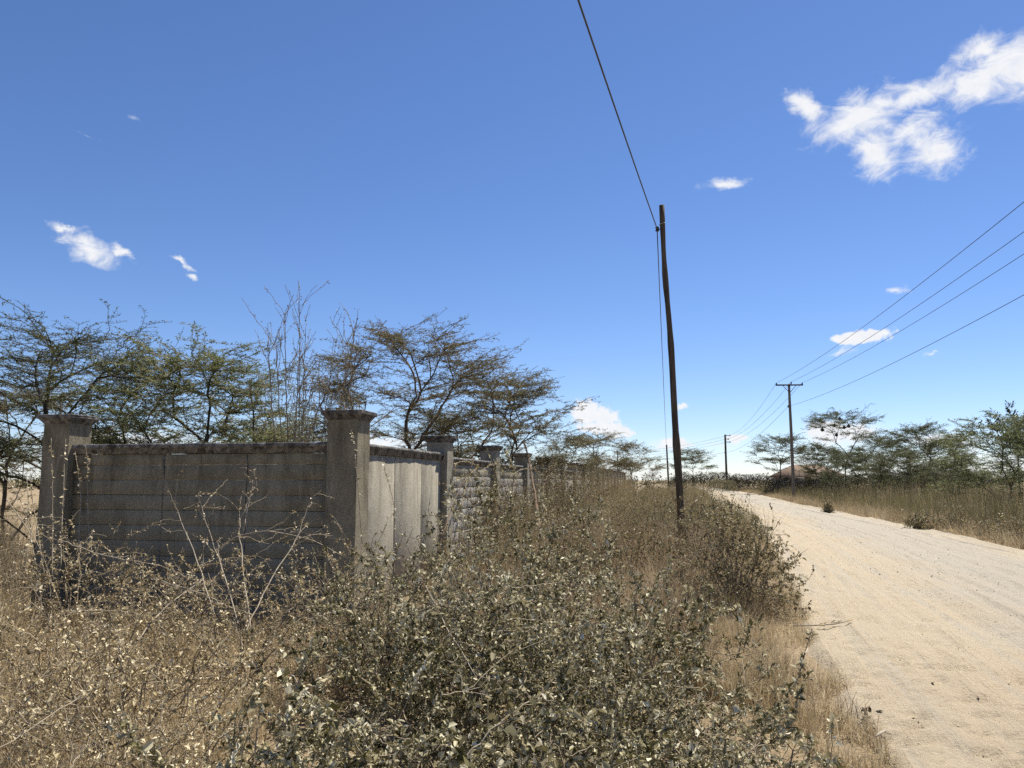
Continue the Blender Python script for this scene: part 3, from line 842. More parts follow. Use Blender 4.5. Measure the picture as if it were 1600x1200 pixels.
def copy_tree(src, loc, rz, sc, label, group):
    c = src.copy(); COL.objects.link(c); c.location = [float(x) for x in loc]; c.rotation_euler = (0, 0, rz); c.scale = (sc[0], sc[0], sc[1])
    c['label'] = label; c['group'] = group
    for ch in src.children:
        d = ch.copy(); COL.objects.link(d); d.parent = c
        for g in ch.children:
            e = g.copy(); COL.objects.link(e); e.parent = d
    return c
GW = 'thorn trees behind the boundary wall'
GR = 'thorn trees across the road'
def gp(px, depth):
    p = at(px, 752, depth); return np.array([p[0], p[1], 0])
sk, lf = acacia(21, 4.75, 2.8, 2.5, 1.5, .15, 60, 640, 52000, .052, split=.60, padr=(.7, 1.15), up=22, topf=.45)
build_tree('acacia_tree', gp(62, 14.2), 'dark thorn tree with single trunk rising behind the left end pillar', GW, sk, lf, M['acacia_leaf_mid'], M['twig_dark'], M['twig_dark'])
sk, lf = acacia(22, 4.4, 1.75, 1.8, 1.0, .10, 62, 700, 72000, .054, split=.2, stems=4, padr=(.6, 1.0), up=24, topf=.38)
build_tree('acacia_tree', gp(298, 13.6), 'bushy green thorn tree close behind the shaded front wall', GW, sk, lf, M['acacia_leaf'], M['twig_dark'], M['twig_grey'])
sk, lf = acacia(23, 5.5, 2.5, 2.1, 2.2, .07, 64, 640, 49000, .055, split=.16, stems=7, padr=(.65, 1.1), up=18, spread=.22)
build_tree('acacia_tree', gp(630, 18.0), 'spreading thorn tree with many bare brown stems behind the corner pillar', GW, sk, lf, M['acacia_leaf_dry'], M['twig_brown'], M['twig_brown'])
sk, lf = acacia(24, 5.0, 2.2, 1.7, 1.9, .085, 54, 560, 50000, .06, split=.3, stems=3, padr=(.6, 1.0), up=6)
build_tree('acacia_tree', gp(797, 23.5), 'layered thorn tree leaning over the block wall bays', GW, sk, lf, M['acacia_leaf_dry'], M['twig_brown'], M['twig_brown'])
sk, lf = acacia(25, 4.7, 2.8, 2.4, .8, .10, 50, 520, 26000, .075, split=.18, stems=4, padr=(.7, 1.2), up=10)
low = build_tree('acacia_tree', gp(930, 47), 'low bushy thorn tree showing above the far wall bays', GW, sk, lf, M['acacia_leaf_dry'], M['twig_dark'], M['twig_brown'])
copy_tree(low, gp(990, 74), 2.1, (1.1, 1.15), 'low brown thorn tree at the far end of the boundary wall', GW)
copy_tree(low, gp(888, 36), 4.2, (.72, .82), 'small thorn tree between the layered tree and the far wall bays', GW)
copy_tree(low, gp(455, 16.5), 1.1, (.62, .64), 'low dark thicket of thorn twigs behind the front wall coping', GW)
copy_tree(low, gp(10, 17.5), 5.1, (.9, .85), 'dark tangled thicket of thorn twigs left of the end pillar', GW)
copy_tree(low, gp(715, 25), 3.1, (.85, .86), 'low thicket showing between the bare brown stems', GW)
sk, lf = acacia(26, 6.9, 3.0, 3.0, 2.2, .16, 40, 340, 21000, .125, split=.33, padr=(1.0, 1.7), up=6)
r2 = build_tree('acacia_tree', gp(1220, 86), 'layered dark thorn tree behind the T-shaped pole', GR, sk, lf, M['acacia_leaf_mid'], M['twig_dark'], M['twig_dark'])
copy_tree(r2, gp(1083, 112), 1.9, (1.0, .92), 'green thorn tree beyond the end of the road beside the bent pole', GR)
sk, lf = acacia(27, 8.3, 3.2, 3.0, 5.2, .15, 28, 280, 16000, .115, split=.40, padr=(.9, 1.5), up=5)
umb = build_tree('acacia_tree', gp(1323, 72), 'tall umbrella thorn tree with bare limbs and hanging nests', GR, sk, lf, M['acacia_leaf_mid'], M['twig_dark'], M['twig_dark'])
sk, lf = acacia(28, 6.6, 3.4, 3.0, 1.5, .14, 52, 440, 32000, .12, split=.25, stems=3, padr=(1.0, 1.6), up=8)
r4 = build_tree('acacia_tree', gp(1440, 66), 'wide olive thorn tree with forked trunks in front of the grey roof', GR, sk, lf, M['acacia_leaf_mid'], M['twig_dark'], M['twig_dark'])
copy_tree(r4, gp(1380, 74), 2.3, (.9, .92), 'smaller olive thorn tree between the umbrella tree and the forked one', GR)
copy_tree(r4, gp(1288, 76), 4.0, (.72, .82), 'dark low thorn tree under the umbrella tree near the T-shaped pole', GR)
copy_tree(r4, gp(1345, 66), 5.3, (.8, .62), 'brushy low thorn tree at the foot of the umbrella tree', GR)
copy_tree(r4, gp(1470, 74), 1.3, (.95, .85), 'olive thorn tree merging with the forked one before the grey roof', GR)
copy_tree(r4, gp(1310, 84), 2.9, (.95, .78), 'dark thorn tree filling the gap behind the umbrella tree', GR)
copy_tree(r4, gp(1405, 60), .7, (.7, .60), 'brushy low thorn tree in front of the pale hut', GR)
sk, lf = acacia(29, 5.7, 3.4, 3.2, .4, .13, 70, 540, 42000, .11, split=.12, stems=4, padr=(.9, 1.5), up=8)
r5 = build_tree('acacia_tree', gp(1565, 45), 'broad green thorn tree with level sprays down to the weeds', GR, sk, lf, M['acacia_leaf'], M['twig_dark'], M['twig_dark'])
copy_tree(r5, gp(1740, 40), 2.0, (.95, .95), 'broad thorn tree standing next to the level-sprayed green one', GR)
copy_tree(r5, gp(1640, 52), 4.4, (1.0, 1.0), 'dense thorn tree behind the broad green one', GR)
copy_tree(r5, gp(1492, 78), 3.7, (.9, .75), 'faint low thorn tree between the olive and the broad green trees', GR)
# hanging weaver nests in the umbrella tree
P = sk[0]
for k, (px, py) in enumerate([(1304, 664), (1307, 679), (1319, 667), (1326, 665), (1285, 671), (1312, 654)]):
    p = at(px, py, 71.6 + .2 * (k % 3))
    zz = np.linspace(-.2, .18, 8)
    prof = np.array([.06, .12, .16, .17, .15, .10, .05, .02]) * (.85 + .06 * k)
    obj('bird_nest', tube_mesh('bird_nest', [(.02 * math.sin(3 * z), 0, z) for z in zz], prof, M['nest'], 9), None, p, 'dark hanging weaver nest in the umbrella thorn tree', 'nest', 'weaver nests')

# broad-leaved dark tree top
r = np.random.default_rng(31)
s = Skel((0, 0, -.1), .25)
tr = s.path(0, (0.1, 0, 3.6), r, .05, .03)
c = rand_dir(r, 90) * np.array([2.1, 2.0, 1.7]) * (r.random((90, 1)) ** .35) + np.array([.1, 0, 5.1])
s.attach(c[np.argsort(np.linalg.norm(c - np.array([0, 0, 3.6]), axis=1))], r, .4, .2, .05)
for k in range(14):
    a = r.random() * 6.28
    i0 = int(r.integers(60, s.n)); s.path(i0, s.P[i0] + np.array([.4 * math.cos(a), .4 * math.sin(a), r.uniform(.4, .9)]), r, .1, .05)
P, par, rad, main = s.finish(.008, 2.2, .14)
C, D = leaves_on(P, par, rad, r, 26, .03, 3.0, .05)
n = len(C)
build_tree('broadleaf_tree', gp(1592, 54), 'dark broad-leaved tree top standing above the broad green thorn tree', None, (P, par, rad, main),
           (C, unit(D + r.normal(0, .7, (n, 3)) + np.array([0, 0, -.5])), unit(r.normal(0, .6, (n, 3)) + np.array([0, 0, 1.])), r.uniform(.18, .32, n), r.uniform(.07, .11, n), r.random(n)), M['broad_leaf'], M['twig_dark'], M['twig_dark'])

# leafless upright whips behind the front wall
r = np.random.default_rng(33)
s = Skel((0, 0, 0), .14)
for k in range(15):
    a = r.random() * 6.28; q = r.uniform(.3, 1.15)
    hgt = r.uniform(2.9, 4.65)
    b0_ = s.path(0, (.25 * math.cos(a) * q, .25 * math.sin(a) * q, .5), r, .0, .03)
    e_ = s.path(b0_, (.30 + .95 * q * math.cos(a) * (hgt / 4), .7 * q * math.sin(a), hgt * (1 - .06 * q)), r, .05, .02)
    ch = [e_]
    while s.par[ch[-1]] > 0: ch.append(s.par[ch[-1]])
    for m_ in range(int(r.integers(10, 18))):
        i0 = ch[int(r.integers(0, int(len(ch) * .7)))]
        d = unit(np.array([r.normal(0, .45), r.normal(0, .45), 1.]))
        e2 = s.path(i0, s.P[i0] + d * r.uniform(.3, .9), r, .1, .03)
        if r.random() < .5: s.path(s.par[e2], s.P[e2] + unit(np.array([r.normal(0, .6), r.normal(0, .6), 1.])) * r.uniform(.12, .35), r, .1, .03)
P, par, rad, main = s.finish(.0036, 2.7, .02)
C, D = leaves_on(P, par, rad, r, 15, .006, 1.8, .012)
n = len(C)
build_tree('bare_whip_shrub', gp(478, 12.2), 'tall nearly leafless shrub of upright grey whips behind the corner pillar', None, (P, par, rad, main),
           (C, rand_dir(r, n), rand_dir(r, n), r.uniform(.02, .045, n), r.uniform(.012, .022, n), r.random(n)), M['shrub_leaf_brown'], M['twig_grey'], M['twig_grey'], split=.010)

# ------------------------------------------------------------------ hedge and houses across the road
def mass(name, loc, rx, ry, h, n, leaf_len, material, label, cat, group=None, seed=1, lump=1.2, mstem=None):
    """clipped-by-nobody hedge: leaves through the whole volume, stems below"""
    r = np.random.default_rng(seed)
    t = thing(name, loc, label, cat, group)
    x = r.uniform(-rx, rx, n); y = r.uniform(-ry, ry, n)
    top = h * (.62 + .5 * vnoise(x + 70, y + 70, lump, seed) ) * np.sqrt(np.clip(1 - np.abs(x / rx) ** 6, 0.05, 1))
    z = top * r.random(n) ** .6
    C = np.stack([x, y, z], -1)
    obj('foliage', leaves('foliage', C, rand_dir(r, n), unit(r.normal(0, .7, (n, 3)) + np.array([0, 0, .8])), leaf_len * r.uniform(.6, 1.4, n), leaf_len * .55 * r.uniform(.6, 1.3, n), material,
                          np.clip(r.normal(.45, .25, n), 0, 1)), t)
    s = Skel((0, 0, -.1), .3)
    k = int(24 + rx * 6)
    tg = np.stack([r.uniform(-rx, rx, k), r.uniform(-ry, ry, k), r.uniform(.5, 1.0, k) * h * .9], -1)
    s.attach(tg[np.argsort(np.linalg.norm(tg, axis=1))], r, .2, .2, .05)
    P, par, rad, main = s.finish(.012, 2.3, .06)
    obj('stems', skel_mesh('stems', P, par, rad, main, mstem or M['twig_dark']), t)
    return t
mass('hedge', gp(1100, 118), 5.4, 1.3, 3.0, 9000, .16, M['hedge_leaf'], 'dark reddish bougainvillea hedge closing the end of the road', 'hedge', seed=41)
mass('hedge', gp(1178, 112), 4.2, 1.2, 2.6, 8000, .15, M['hedge_leaf'], 'dark hedge running from the bracket pole to the T-shaped pole', 'hedge', seed=42)
mass('hedge', gp(1262, 84), 4.6, 1.0, 2.0, 8000, .13, M['hedge_leaf'], 'dark low hedge in front of the rust-brown roof', 'hedge', seed=43)
mass('hedge', gp(1372, 78), 5.2, 1.0, 2.1, 8000, .13, M['hedge_leaf'], 'dark low hedge under the thorn trees before the pale hut', 'hedge', seed=44)
mass('hedge', gp(1500, 82), 6.5, 1.2, 2.2, 8000, .13, M['hedge_leaf'], 'dark low hedge in front of the grey roof', 'hedge', seed=45)
mass('bush', gp(1128, 100), 1.8, 1.2, 1.9, 3500, .11, M['grass_olive'], 'olive bush at the right edge of the road below the bracket pole', 'bush', seed=46, mstem=M['twig_grey'])

def house(name, loc, rz, w, d, he, hr, mroof, mwall, label, overhang=.5):
    t = thing(name, loc, label, 'house', 'houses behind the thorn trees', rz)
    obj('wall', box_mesh('wall', -w / 2, w / 2, -d / 2, d / 2, -.1, he, mwall), t)
    a, b = w / 2 + overhang, d / 2 + overhang
    rdg = a - b * .9
    V = np.array([(-a, -b, he - .1), (a, -b, he - .1), (a, b, he - .1), (-a, b, he - .1), (-rdg, 0, hr), (rdg, 0, hr)] + [(-a, -b, he - .2), (a, -b, he - .2), (a, b, he - .2), (-a, b, he - .2)], float)
    rf = obj('roof', mesh_np('roof', V, [np.array([(0, 1, 5, 4), (2, 3, 4, 5), (0, 6, 7, 1), (1, 7, 8, 2), (2, 8, 9, 3), (3, 9, 6, 0), (6, 9, 8, 7)]), np.array([(1, 2, 5), (3, 0, 4)])], mroof), t)
    for s_ in np.linspace(-a + .35, a - .35, int(w * 1.6)):      # sheet ribs on the slope that faces the road
        f = min(1, (a - abs(s_)) / max(a - rdg, .01))
        p0 = np.array([s_, -b, he - .08]); p1 = np.array([s_, -b + b * f, he - .08 + (hr - he + .1) * f])
        obj('roof_rib', tube_mesh('roof_rib', [p0, (p0 + p1) / 2, p1], .035, mroof, 4), rf)
    for s_ in (-.28, .22):
        wd = obj('window', box_mesh('window', w * s_ - .5, w * s_ + .5, -d / 2 - .05, -d / 2 + .02, .9, 1.9, M['dark_metal']), t)
        obj('window_sill', box_mesh('window_sill', w * s_ - .58, w * s_ + .58, -d / 2 - .12, -d / 2 - .052, .82, .895, mwall), wd)
    obj('door', box_mesh('door', -.42, .42, -d / 2 - .045, -d / 2 + .02, 0, 2.0, M['roof_rust']), t)
    return t
house('house', gp(1262, 108), R(-20), 9, 6, 2.2, 3.7, M['roof_rust'], M['plaster'], 'low house with rust-brown sheet roof behind the T-shaped pole')
house('house', gp(1470, 92), R(-14), 9, 6, 2.3, 3.3, M['roof_grey'], M['plaster'], 'low house with dark grey roof behind the forked olive thorn tree')
house('hut', gp(1384, 84), R(-25), 3.2, 2.6, 2.1, 2.6, M['roof_grey'], M['plaster_white'], 'small pale-walled hut glimpsed under the thorn trees', .2)

# ------------------------------------------------------------------ grass and weeds
def blades(name, X, Y, H, lean, width, material, tint, seed, segs=2, z0=-.04):
    r = np.random.default_rng(seed)
    n = len(X)
    B = np.stack([X, Y, np.full(n, z0)], -1)
    a = r.random(n) * 2 * np.pi
    dirv = np.stack([np.cos(a), np.sin(a), np.zeros(n)], -1)
    side = np.stack([-np.sin(a), np.cos(a), np.zeros(n)], -1)
    tw = r.random(n) * np.pi
    side = side * np.cos(tw)[:, None] + dirv * np.sin(tw)[:, None]
    off = (lean * H)[:, None] * dirv
    w = (width * r.uniform(.6, 1.4, n))[:, None]
    up = np.array([0, 0, 1.])
    mid = B + off * .3 + up * (H * .58)[:, None]
    tip = B + off + up * (H * (1 - .22 * lean))[:, None]
    if segs == 2:
        v = np.stack([B - side * w, B + side * w, mid + side * w * .75, mid - side * w * .75, tip], 1)
        o = (np.arange(n) * 5)[:, None]
        return mesh_np(name, v.reshape(-1, 3), [o + np.array([[0, 1, 2, 3]]), o + np.array([[3, 2, 4]])], material, tint=np.repeat(tint, 5))
    v = np.stack([B - side * w, B + side * w, tip], 1)
    o = (np.arange(n) * 3)[:, None]
    return mesh_np(name, v.reshape(-1, 3), [o + np.array([[0, 1, 2]])], material, tint=np.repeat(tint, 3))
def tufts(r, n, per, sampler, spread):
    cx, cy = sampler(r, n)
    k = np.repeat(np.arange(n), per)
    a = r.random(len(k)) * 6.283; q = np.abs(r.normal(0, spread, len(k)))
    return cx[k] + q * np.cos(a), cy[k] + q * np.sin(a), k
def off_wall(x, y):
    """true where nothing built stands: clear of wall and road"""
    rel_x = x - O[0]; rel_y = y - O[1]
    su = rel_x * U[0] + rel_y * U[1]; sw = rel_x * Wd[0] + rel_y * Wd[1]
    on = ((np.abs(sw) < .22) & (su > -.25)) | ((np.abs(su) < .22) & (sw > -.25) & (sw < 4.15))
    return ~on & ~((x > road_l(y) + .05) & (x < road_r(y) - .05))
def sample_strip(fx0, fx1, y0, y1, power=1.0):
    def f(r, n):
        y = y0 + (y1 - y0) * r.random(n) ** power
        a, b = fx0(y), fx1(y)
        return a + (b - a) * r.random(n), y
    return f
def field(name, label, n, per, sampler, spread, hmin, hmax, leanm, width, material, seed, segs=2, cat='grass', tmean=.5, noise=1.2, bare=0.0, far_=False):
    r = np.random.default_rng(seed)
    X, Y, k = tufts(r, n, per, sampler, spread)
    ok = off_wall(X, Y)
    if not far_: ok &= ((X - .1) / 1.7) ** 2 + ((Y - 4.7) / 2.3) ** 2 > 1
    if bare: ok &= vnoise(X + 55, Y + 55, .55, seed + 9) + .5 * vnoise(X + 5, Y + 5, .2, seed + 8) > bare
    X, Y, k = X[ok], Y[ok], k[ok]
    th = r.uniform(hmin, hmax, n)[k] * r.uniform(.5, 1.1, len(k)) * (.6 + .8 * vnoise(X + 300, Y + 300, noise, seed))
    tt_ = np.clip(r.normal(tmean, .16, n)[k] + r.normal(0, .13, len(k)) + .5 * (vnoise(X + 200, Y + 200, noise * 1.7, seed + 1) - .5), 0, 1)
    me = blades(name, X, Y, th, np.clip(r.gamma(2.0, leanm / 2, len(k)), 0, 1.6), np.full(len(k), width), material, tt_, seed + 2, segs)
    return obj(name, me, None, (0, 0, 0), label, cat, None, 'stuff')
def weeds(name, label, n, sampler, hmin, hmax, leaf_len, per, mleaf, mstem_tint, seed, width=.003, lean=.25, hfun=None):
    """thin upright stems carrying small leaves: one uncountable mass"""
    r = np.random.default_rng(seed)
    X, Y = sampler(r, n)
    ok = off_wall(X, Y); X, Y = X[ok], Y[ok]; n = len(X)
    H = r.uniform(hmin, hmax, n) * (.55 + .9 * vnoise(X + 100, Y + 100, 1.6, seed))
    if hfun is not None: H = H * hfun(X, Y)
    a = r.random(n) * 6.283
    ln = np.abs(r.normal(0, lean, n))
    k = np.repeat(np.arange(n), per); t = r.uniform(.2, 1, len(k))
    C = np.stack([X[k] + np.cos(a[k]) * ln[k] * H[k] * t ** 1.6, Y[k] + np.sin(a[k]) * ln[k] * H[k] * t ** 1.6, H[k] * t * (1 - .2 * ln[k])], -1) + r.normal(0, .025, (len(k), 3))
    tint = np.clip(r.normal(.5, .25, n)[k] * .6 + r.random(len(k)) * .4 + .4 * (vnoise(X[k], Y[k] + 99, 2.2, seed) - .5), 0, 1)
    t_ = obj(name, leaves(name, C, rand_dir(r, len(k)) + np.array([0, 0, .2]), unit(r.normal(0, .6, (len(k), 3)) + np.array([0, 0, 1.])), leaf_len * r.uniform(.5, 1.4, len(k)), leaf_len * .5 * r.uniform(.5, 1.3, len(k)), mleaf, tint),
             None, (0, 0, 0), label, 'weeds', None, 'stuff')
    st = blades(name + '_stems', X, Y, H, ln, np.full(n, width), M['grass_tan'], np.clip(r.normal(mstem_tint, .2, n), 0, 1), seed + 1, 2)
    o = obj('stems', st, t_); o['kind'] = 'stuff'
    return t_
L0 = lambda y: road_l(y)
# verge between wall and road
field('verge_grass', 'short matted tan grass along the near edge of the dirt road', 2300, 22, sample_strip(lambda y: road_l(y) - 1.5, lambda y: road_l(y) + .12 + .25 * np.sin(y * 3) * np.sin(y * 1.3), 2.6, 22, 1.7), .10, .07, .22, .8, .0022, M['grass_tan'], 201, tmean=.6, noise=.6, bare=.62)
field('verge_tufts', 'dry tan grass tufts between the shrubs and the road', 420, 60, sample_strip(lambda y: road_l(y) - 2.0, lambda y: road_l(y) - .35, 3.0, 20, 1.5), .09, .18, .42, .6, .0022, M['grass_tan'], 204)
field('red_grass', 'reddish brown tall dry grass between the bent pole and the block wall', 700, 45, sample_strip(lambda y: wall_x(y) + .8, lambda y: road_l(y) - 1.2, 6.3, 22, 1.3), .11, .45, .95, .5, .0026, M['grass_red'], 207)
weeds('wall_weeds', 'brown leafy weeds crowding along the roadside wall', 5200, sample_strip(lambda y: wall_x(y) + .25, lambda y: wall_x(y) + 2.6, 10.5, 42, 1.4), .45, 1.15, .034, 9, M['shrub_leaf_brown'], .4, 210)
weeds('wall_creepers', 'brown creepers and tall weeds hiding the foot of the roadside wall', 3200, sample_strip(lambda y: wall_x(y) + .08, lambda y: wall_x(y) + .9, 14.5, 76, 1.3), 1.5, 2.3, .045, 12, M['shrub_leaf_brown'], .4, 211, .004, .15, lambda x, y: np.clip(.6 + .05 * (y - 14), .6, 1.0))
field('far_verge_grass', 'tan and olive grass on the wall side of the road far along', 2200, 14, sample_strip(lambda y: wall_x(y) + .4, lambda y: road_l(y) + .1, 20, 130, 1.4), .25, .4, 1.0, .4, .006, M['grass_olive'], 213, 1)
weeds('far_verge_weeds', 'olive weeds on the wall side of the road beyond the bent pole', 4200, sample_strip(lambda y: wall_x(y) + 1.0, lambda y: road_l(y) - .4, 18, 120, 1.5), .6, 1.3, .06, 8, M['grass_olive'], .5, 216, .004)
# in front of the front wall
field('dry_grass', 'fine tan dry grass among the shrubs before the concrete wall', 950, 30, sample_strip(lambda y: -.95 * y + .8, lambda y: -.1 * y - .2, 2.4, 9.0, .9), .12, .14, .42, .7, .0018, M['grass_tan'], 220, tmean=.62)
field('left_grass', 'tall pale dry grass left of the end pillar', 420, 34, sample_strip(lambda y: -.9 * y, lambda y: -.66 * y + .2, 6.5, 16, 1.0), .14, .5, 1.25, .4, .0028, M['grass_tan'], 223)
field('yard_grass', 'dry grass growing inside the walled plot', 900, 16, sample_strip(lambda y: -.85 * y, lambda y: wall_x(y) - .5, 10, 45, 1.3), .2, .3, .8, .4, .005, M['grass_tan'], 226, 1)
# across the road
field('roadside_grass', 'pale tan grass fringing the far edge of the dirt road', 2600, 18, sample_strip(lambda y: road_r(y) - .12, lambda y: road_r(y) + 2.4, 9, 150, 1.7), .2, .25, .62, .5, .0055, M['grass_tan'], 230, 1, tmean=.55)
field('meadow_grass', 'tall olive brown grass across the road below the thorn trees', 7000, 15, sample_strip(lambda y: road_r(y) + 1.2, lambda y: road_r(y) + 26, 12, 125, 1.6), .3, .6, 1.35, .4, .007, M['grass_olive'], 233, 1, tmean=.40, noise=3.0)
weeds('meadow_weeds', 'olive green weeds across the road below the thorn trees', 9500, sample_strip(lambda y: road_r(y) + 1.0, lambda y: road_r(y) + 20, 13, 100, 1.7), 1.0, 1.9, .052, 7, M['weed_green'], .5, 236, .004, .25, lambda x, y: np.clip(.35 + .13 * (x - road_r(y)), .35, 1.0))
weeds('distant_scrub', 'far low dark scrub along the horizon', 4200, sample_strip(lambda y: -1.0 * y, lambda y: 1.0 * y, 130, 420, 1.4), 1.2, 2.8, .55, 8, M['acacia_leaf_dark'], .3, 239, .02)

# ------------------------------------------------------------------ foreground shrubs
def shrub(name, loc, rx, ry, h, ntw, nleaf, leaf_len, mleaf, mtwig, label, group, seed, stems=9, tip=.0021, tmean=.5, droop=0.0, fine=True, arch=6, zlow=.05, cat='shrub'):
    r = np.random.default_rng(seed)
    s = Skel((0, 0, -.06), .10)
    for k in range(stems):
        a = r.random() * 6.283; q = r.uniform(.2, .7)
        s.path(0, (rx * q * math.cos(a), ry * q * math.sin(a), h * r.uniform(.45, .8)), r, .15, .06)
    d = rand_dir(r, ntw) * (r.random((ntw, 1)) ** (1 / 2.2))
    d[:, 2] = np.abs(d[:, 2])
    lumps = .72 + .5 * vnoise(d[:, 0] * rx + 40 + seed, d[:, 1] * ry + 40, .35, seed)
    tg = d * np.array([rx, ry, h]) * lumps[:, None]
    tg[:, 2] = np.maximum(tg[:, 2], zlow)
    tg = tg[np.argsort(np.linalg.norm(tg, axis=1))]
    s.attach(tg, r, bf=.30, bend=.22, jit=.07, seg=.10)
    for k in range(arch):
        i0 = int(r.integers(s.n // 3, s.n))
        dd = unit(np.array([s.P[i0, 0] / rx, s.P[i0, 1] / ry, r.uniform(.2, 1.1)]) + r.normal(0, .3, 3))
        s.path(i0, s.P[i0] + dd * r.uniform(.2, .5), r, .2, .04, .06)
    P, par, rad, main = s.finish(tip, 2.5, .014)
    tot = np.sum(np.linalg.norm(P[1:] - P[par[1:]], axis=1)[rad[1:] < .0052])
    C, D = leaves_on(P, par, rad, r, 1.55 * nleaf / max(tot, .1), .0052, .03, .006)
    vn = .6 * vnoise(C[:, 0] + .6 * C[:, 1] + 40, C[:, 2] * 1.2 - .5 * C[:, 1] + 40, .16, seed + 5) + .4 * vnoise(C[:, 0] - .6 * C[:, 1] + 60, C[:, 2] + 60, .07, seed + 6)
    keep = vn + r.uniform(-.12, .12, len(C)) > .46
    C, D, vn = C[keep], D[keep], vn[keep]
    n = len(C)
    dr = unit(D * .4 + rand_dir(r, n) + np.array([0, 0, -droop]))
    N = unit(np.array([0, 0, .9]) + r.normal(0, .65, (n, 3)))
    L = leaf_len * np.clip(r.gamma(4.5, 1 / 4.5, n), .3, 2.4) * (.8 + .5 * vn)
    tint = np.clip(r.normal(tmean, .27, n) + .4 * (vnoise(C[:, 0] + 30, C[:, 1] + 1.3 * C[:, 2] + 30, .3, seed) - .5), 0, 1)
    t = thing(name, loc, label, cat, group)
    obj('stems', skel_mesh('stems', P, par, rad, main, mtwig, thick=.006), t)
    obj('foliage', leaves('foliage', C, dr, N, L, L * r.uniform(.36, .64, n), mleaf, tint, fine=fine, fold=.45), t)
    return t
GS = 'leafy shrubs filling the foreground verge'
GD = 'dry twiggy shrubs before the front wall'
def r_h(k): return (1.0, .95, 1.12, 1.0, .85, 1.15)[k % 6]
lab_s = 'low dusty small-leaved shrub in the green thicket'
lab_d = 'dry brown twiggy shrub in the tangle before the front wall'
for k, (x, y, rx, ry, h, ntw, nl, tm, lab) in enumerate([
        (.05, 6.0, 1.25, 1.0, 1.62, 1500, 21000, .56, 'tallest dusty leafy shrub of the thicket, before the plastered wall bay'), (.95, 5.3, .85, .8, 1.08, 900, 11000, .56, 'leafy shrub at the edge of the thicket towards the reddish grass'),
        (-.95, 5.8, .85, .9, 1.38, 900, 11000, .52, 'dusty leafy shrub of the thicket in front of the corner pillar'),
        (.1, 5.2, .9, .7, 1.2, 900, 12000, .55, 'leafy shrub in the middle of the thicket under pale canes'), (-.35, 4.4, .95, .85, 1.18, 1000, 14000, .54, lab_s), (.55, 4.2, .9, .8, .98, 1000, 14000, .55, lab_s), (.15, 3.2, .85, .65, .74, 1000, 14000, .56, lab_s),
        (-.75, 3.3, .75, .65, .76, 900, 12000, .66, 'pale-leaved low shrub where the green thicket meets the dry tangle'), (1.05, 3.6, .55, .6, .56, 700, 8000, .6, 'lowest leafy shrub of the thicket beside the short verge grass')]):
    shrub('leafy_shrub', (x, y, 0), rx, ry, h, int(ntw * 1.1), int(nl * 1.35), .0205, M['shrub_leaf'], M['twig_grey'], lab, GS, 300 + k, tmean=tm - .06, arch=16, fine=y < 3.5)
for k, (x, y, rx, ry, h, ntw, nl, tm, lab) in enumerate([
        (-2.1, 6.2, .95, .85, .92, 900, 6500, .55, lab_d), (-3.2, 7.6, 1.0, .85, 1.08, 900, 5600, .5, 'dry twiggy shrub against the middle of the shaded front wall'), (-1.7, 7.8, .8, .7, .95, 700, 4600, .5, 'dry twiggy shrub at the foot of the corner pillar'),
        (-4.5, 8.1, 1.0, .8, 1.15, 800, 5200, .5, 'dry twiggy shrub at the foot of the left end pillar'), (-3.5, 5.8, 1.0, .9, .9, 900, 6500, .55, lab_d), (-2.2, 4.6, .9, .8, .78, 900, 6500, .58, lab_d),
        (-1.5, 3.5, .75, .6, .65, 800, 6000, .55, lab_d), (-4.9, 6.5, 1.0, .9, 1.0, 800, 5600, .5, lab_d), (-3.2, 4.3, .9, .7, .66, 700, 5200, .55, lab_d),
        (-6.1, 8.6, .9, .9, 1.5, 800, 5200, .5, 'tall dry shrub just left of the end pillar'), (-2.3, 3.2, .7, .5, .52, 600, 4600, .55, lab_d), (-1.2, 6.6, .6, .6, .85, 600, 4200, .5, lab_d), (-2.7, 5.2, .7, .6, .75, 600, 4200, .55, lab_d)]):
    shrub('dry_shrub', (x, y, 0), rx, ry, h * r_h(k), ntw, nl, .018, M['shrub_leaf_dry'], M['twig_grey'], lab, GD, 330 + k, tmean=tm + .1, arch=34, fine=False)
# brown bush at the road edge with one leafy branch reaching over the road
rb = at(1150, 950, 9.9)
shrub('roadside_bush', (rb[0], 9.9, 0), .92, .85, 1.5, 2500, 15000, .024, M['shrub_leaf_brown'], M['twig_grey'], 'rounded brown twiggy bush at the edge of the dirt road', None, 360, stems=16, tip=.0022, tmean=.72, arch=30, droop=.3)
for k, (px, dep, rx, h, lab) in enumerate([(1085, 12.8, .8, 1.25, 'brown twiggy bush at the foot of the bent pole'), (985, 12.0, .7, 1.05, 'small brown weed bush between the bent pole and the wall'),
                                    (900, 9.3, .75, 1.25, 'leafy brown bush against the block wall bays'), (1020, 20.0, 1.1, 1.6, 'olive bush behind the bent pole'), (850, 17.0, .8, 2.05, 'tall brown creeper bush growing up the block wall'), (755, 12.2, .6, 1.75, 'brown creeper bush against the second wall pillar'), (905, 24.0, 1.0, 2.0, 'brown bush leaning on the far block bays'), (803, 14.8, .65, 1.9, 'brown creeper bush between two wall pillars of the block bays'), (878, 20.0, .7, 2.05, 'tangled brown bush hiding a wall pillar beyond the creeper stem')]):
    g_ = gp(px, dep)
    shrub('verge_bush', g_, rx, rx, h, 900, 4200, .028, M['shrub_leaf_brown'], M['twig_brown'], lab, 'bushes along the verge', 370 + k, tmean=.55, arch=14, fine=False)
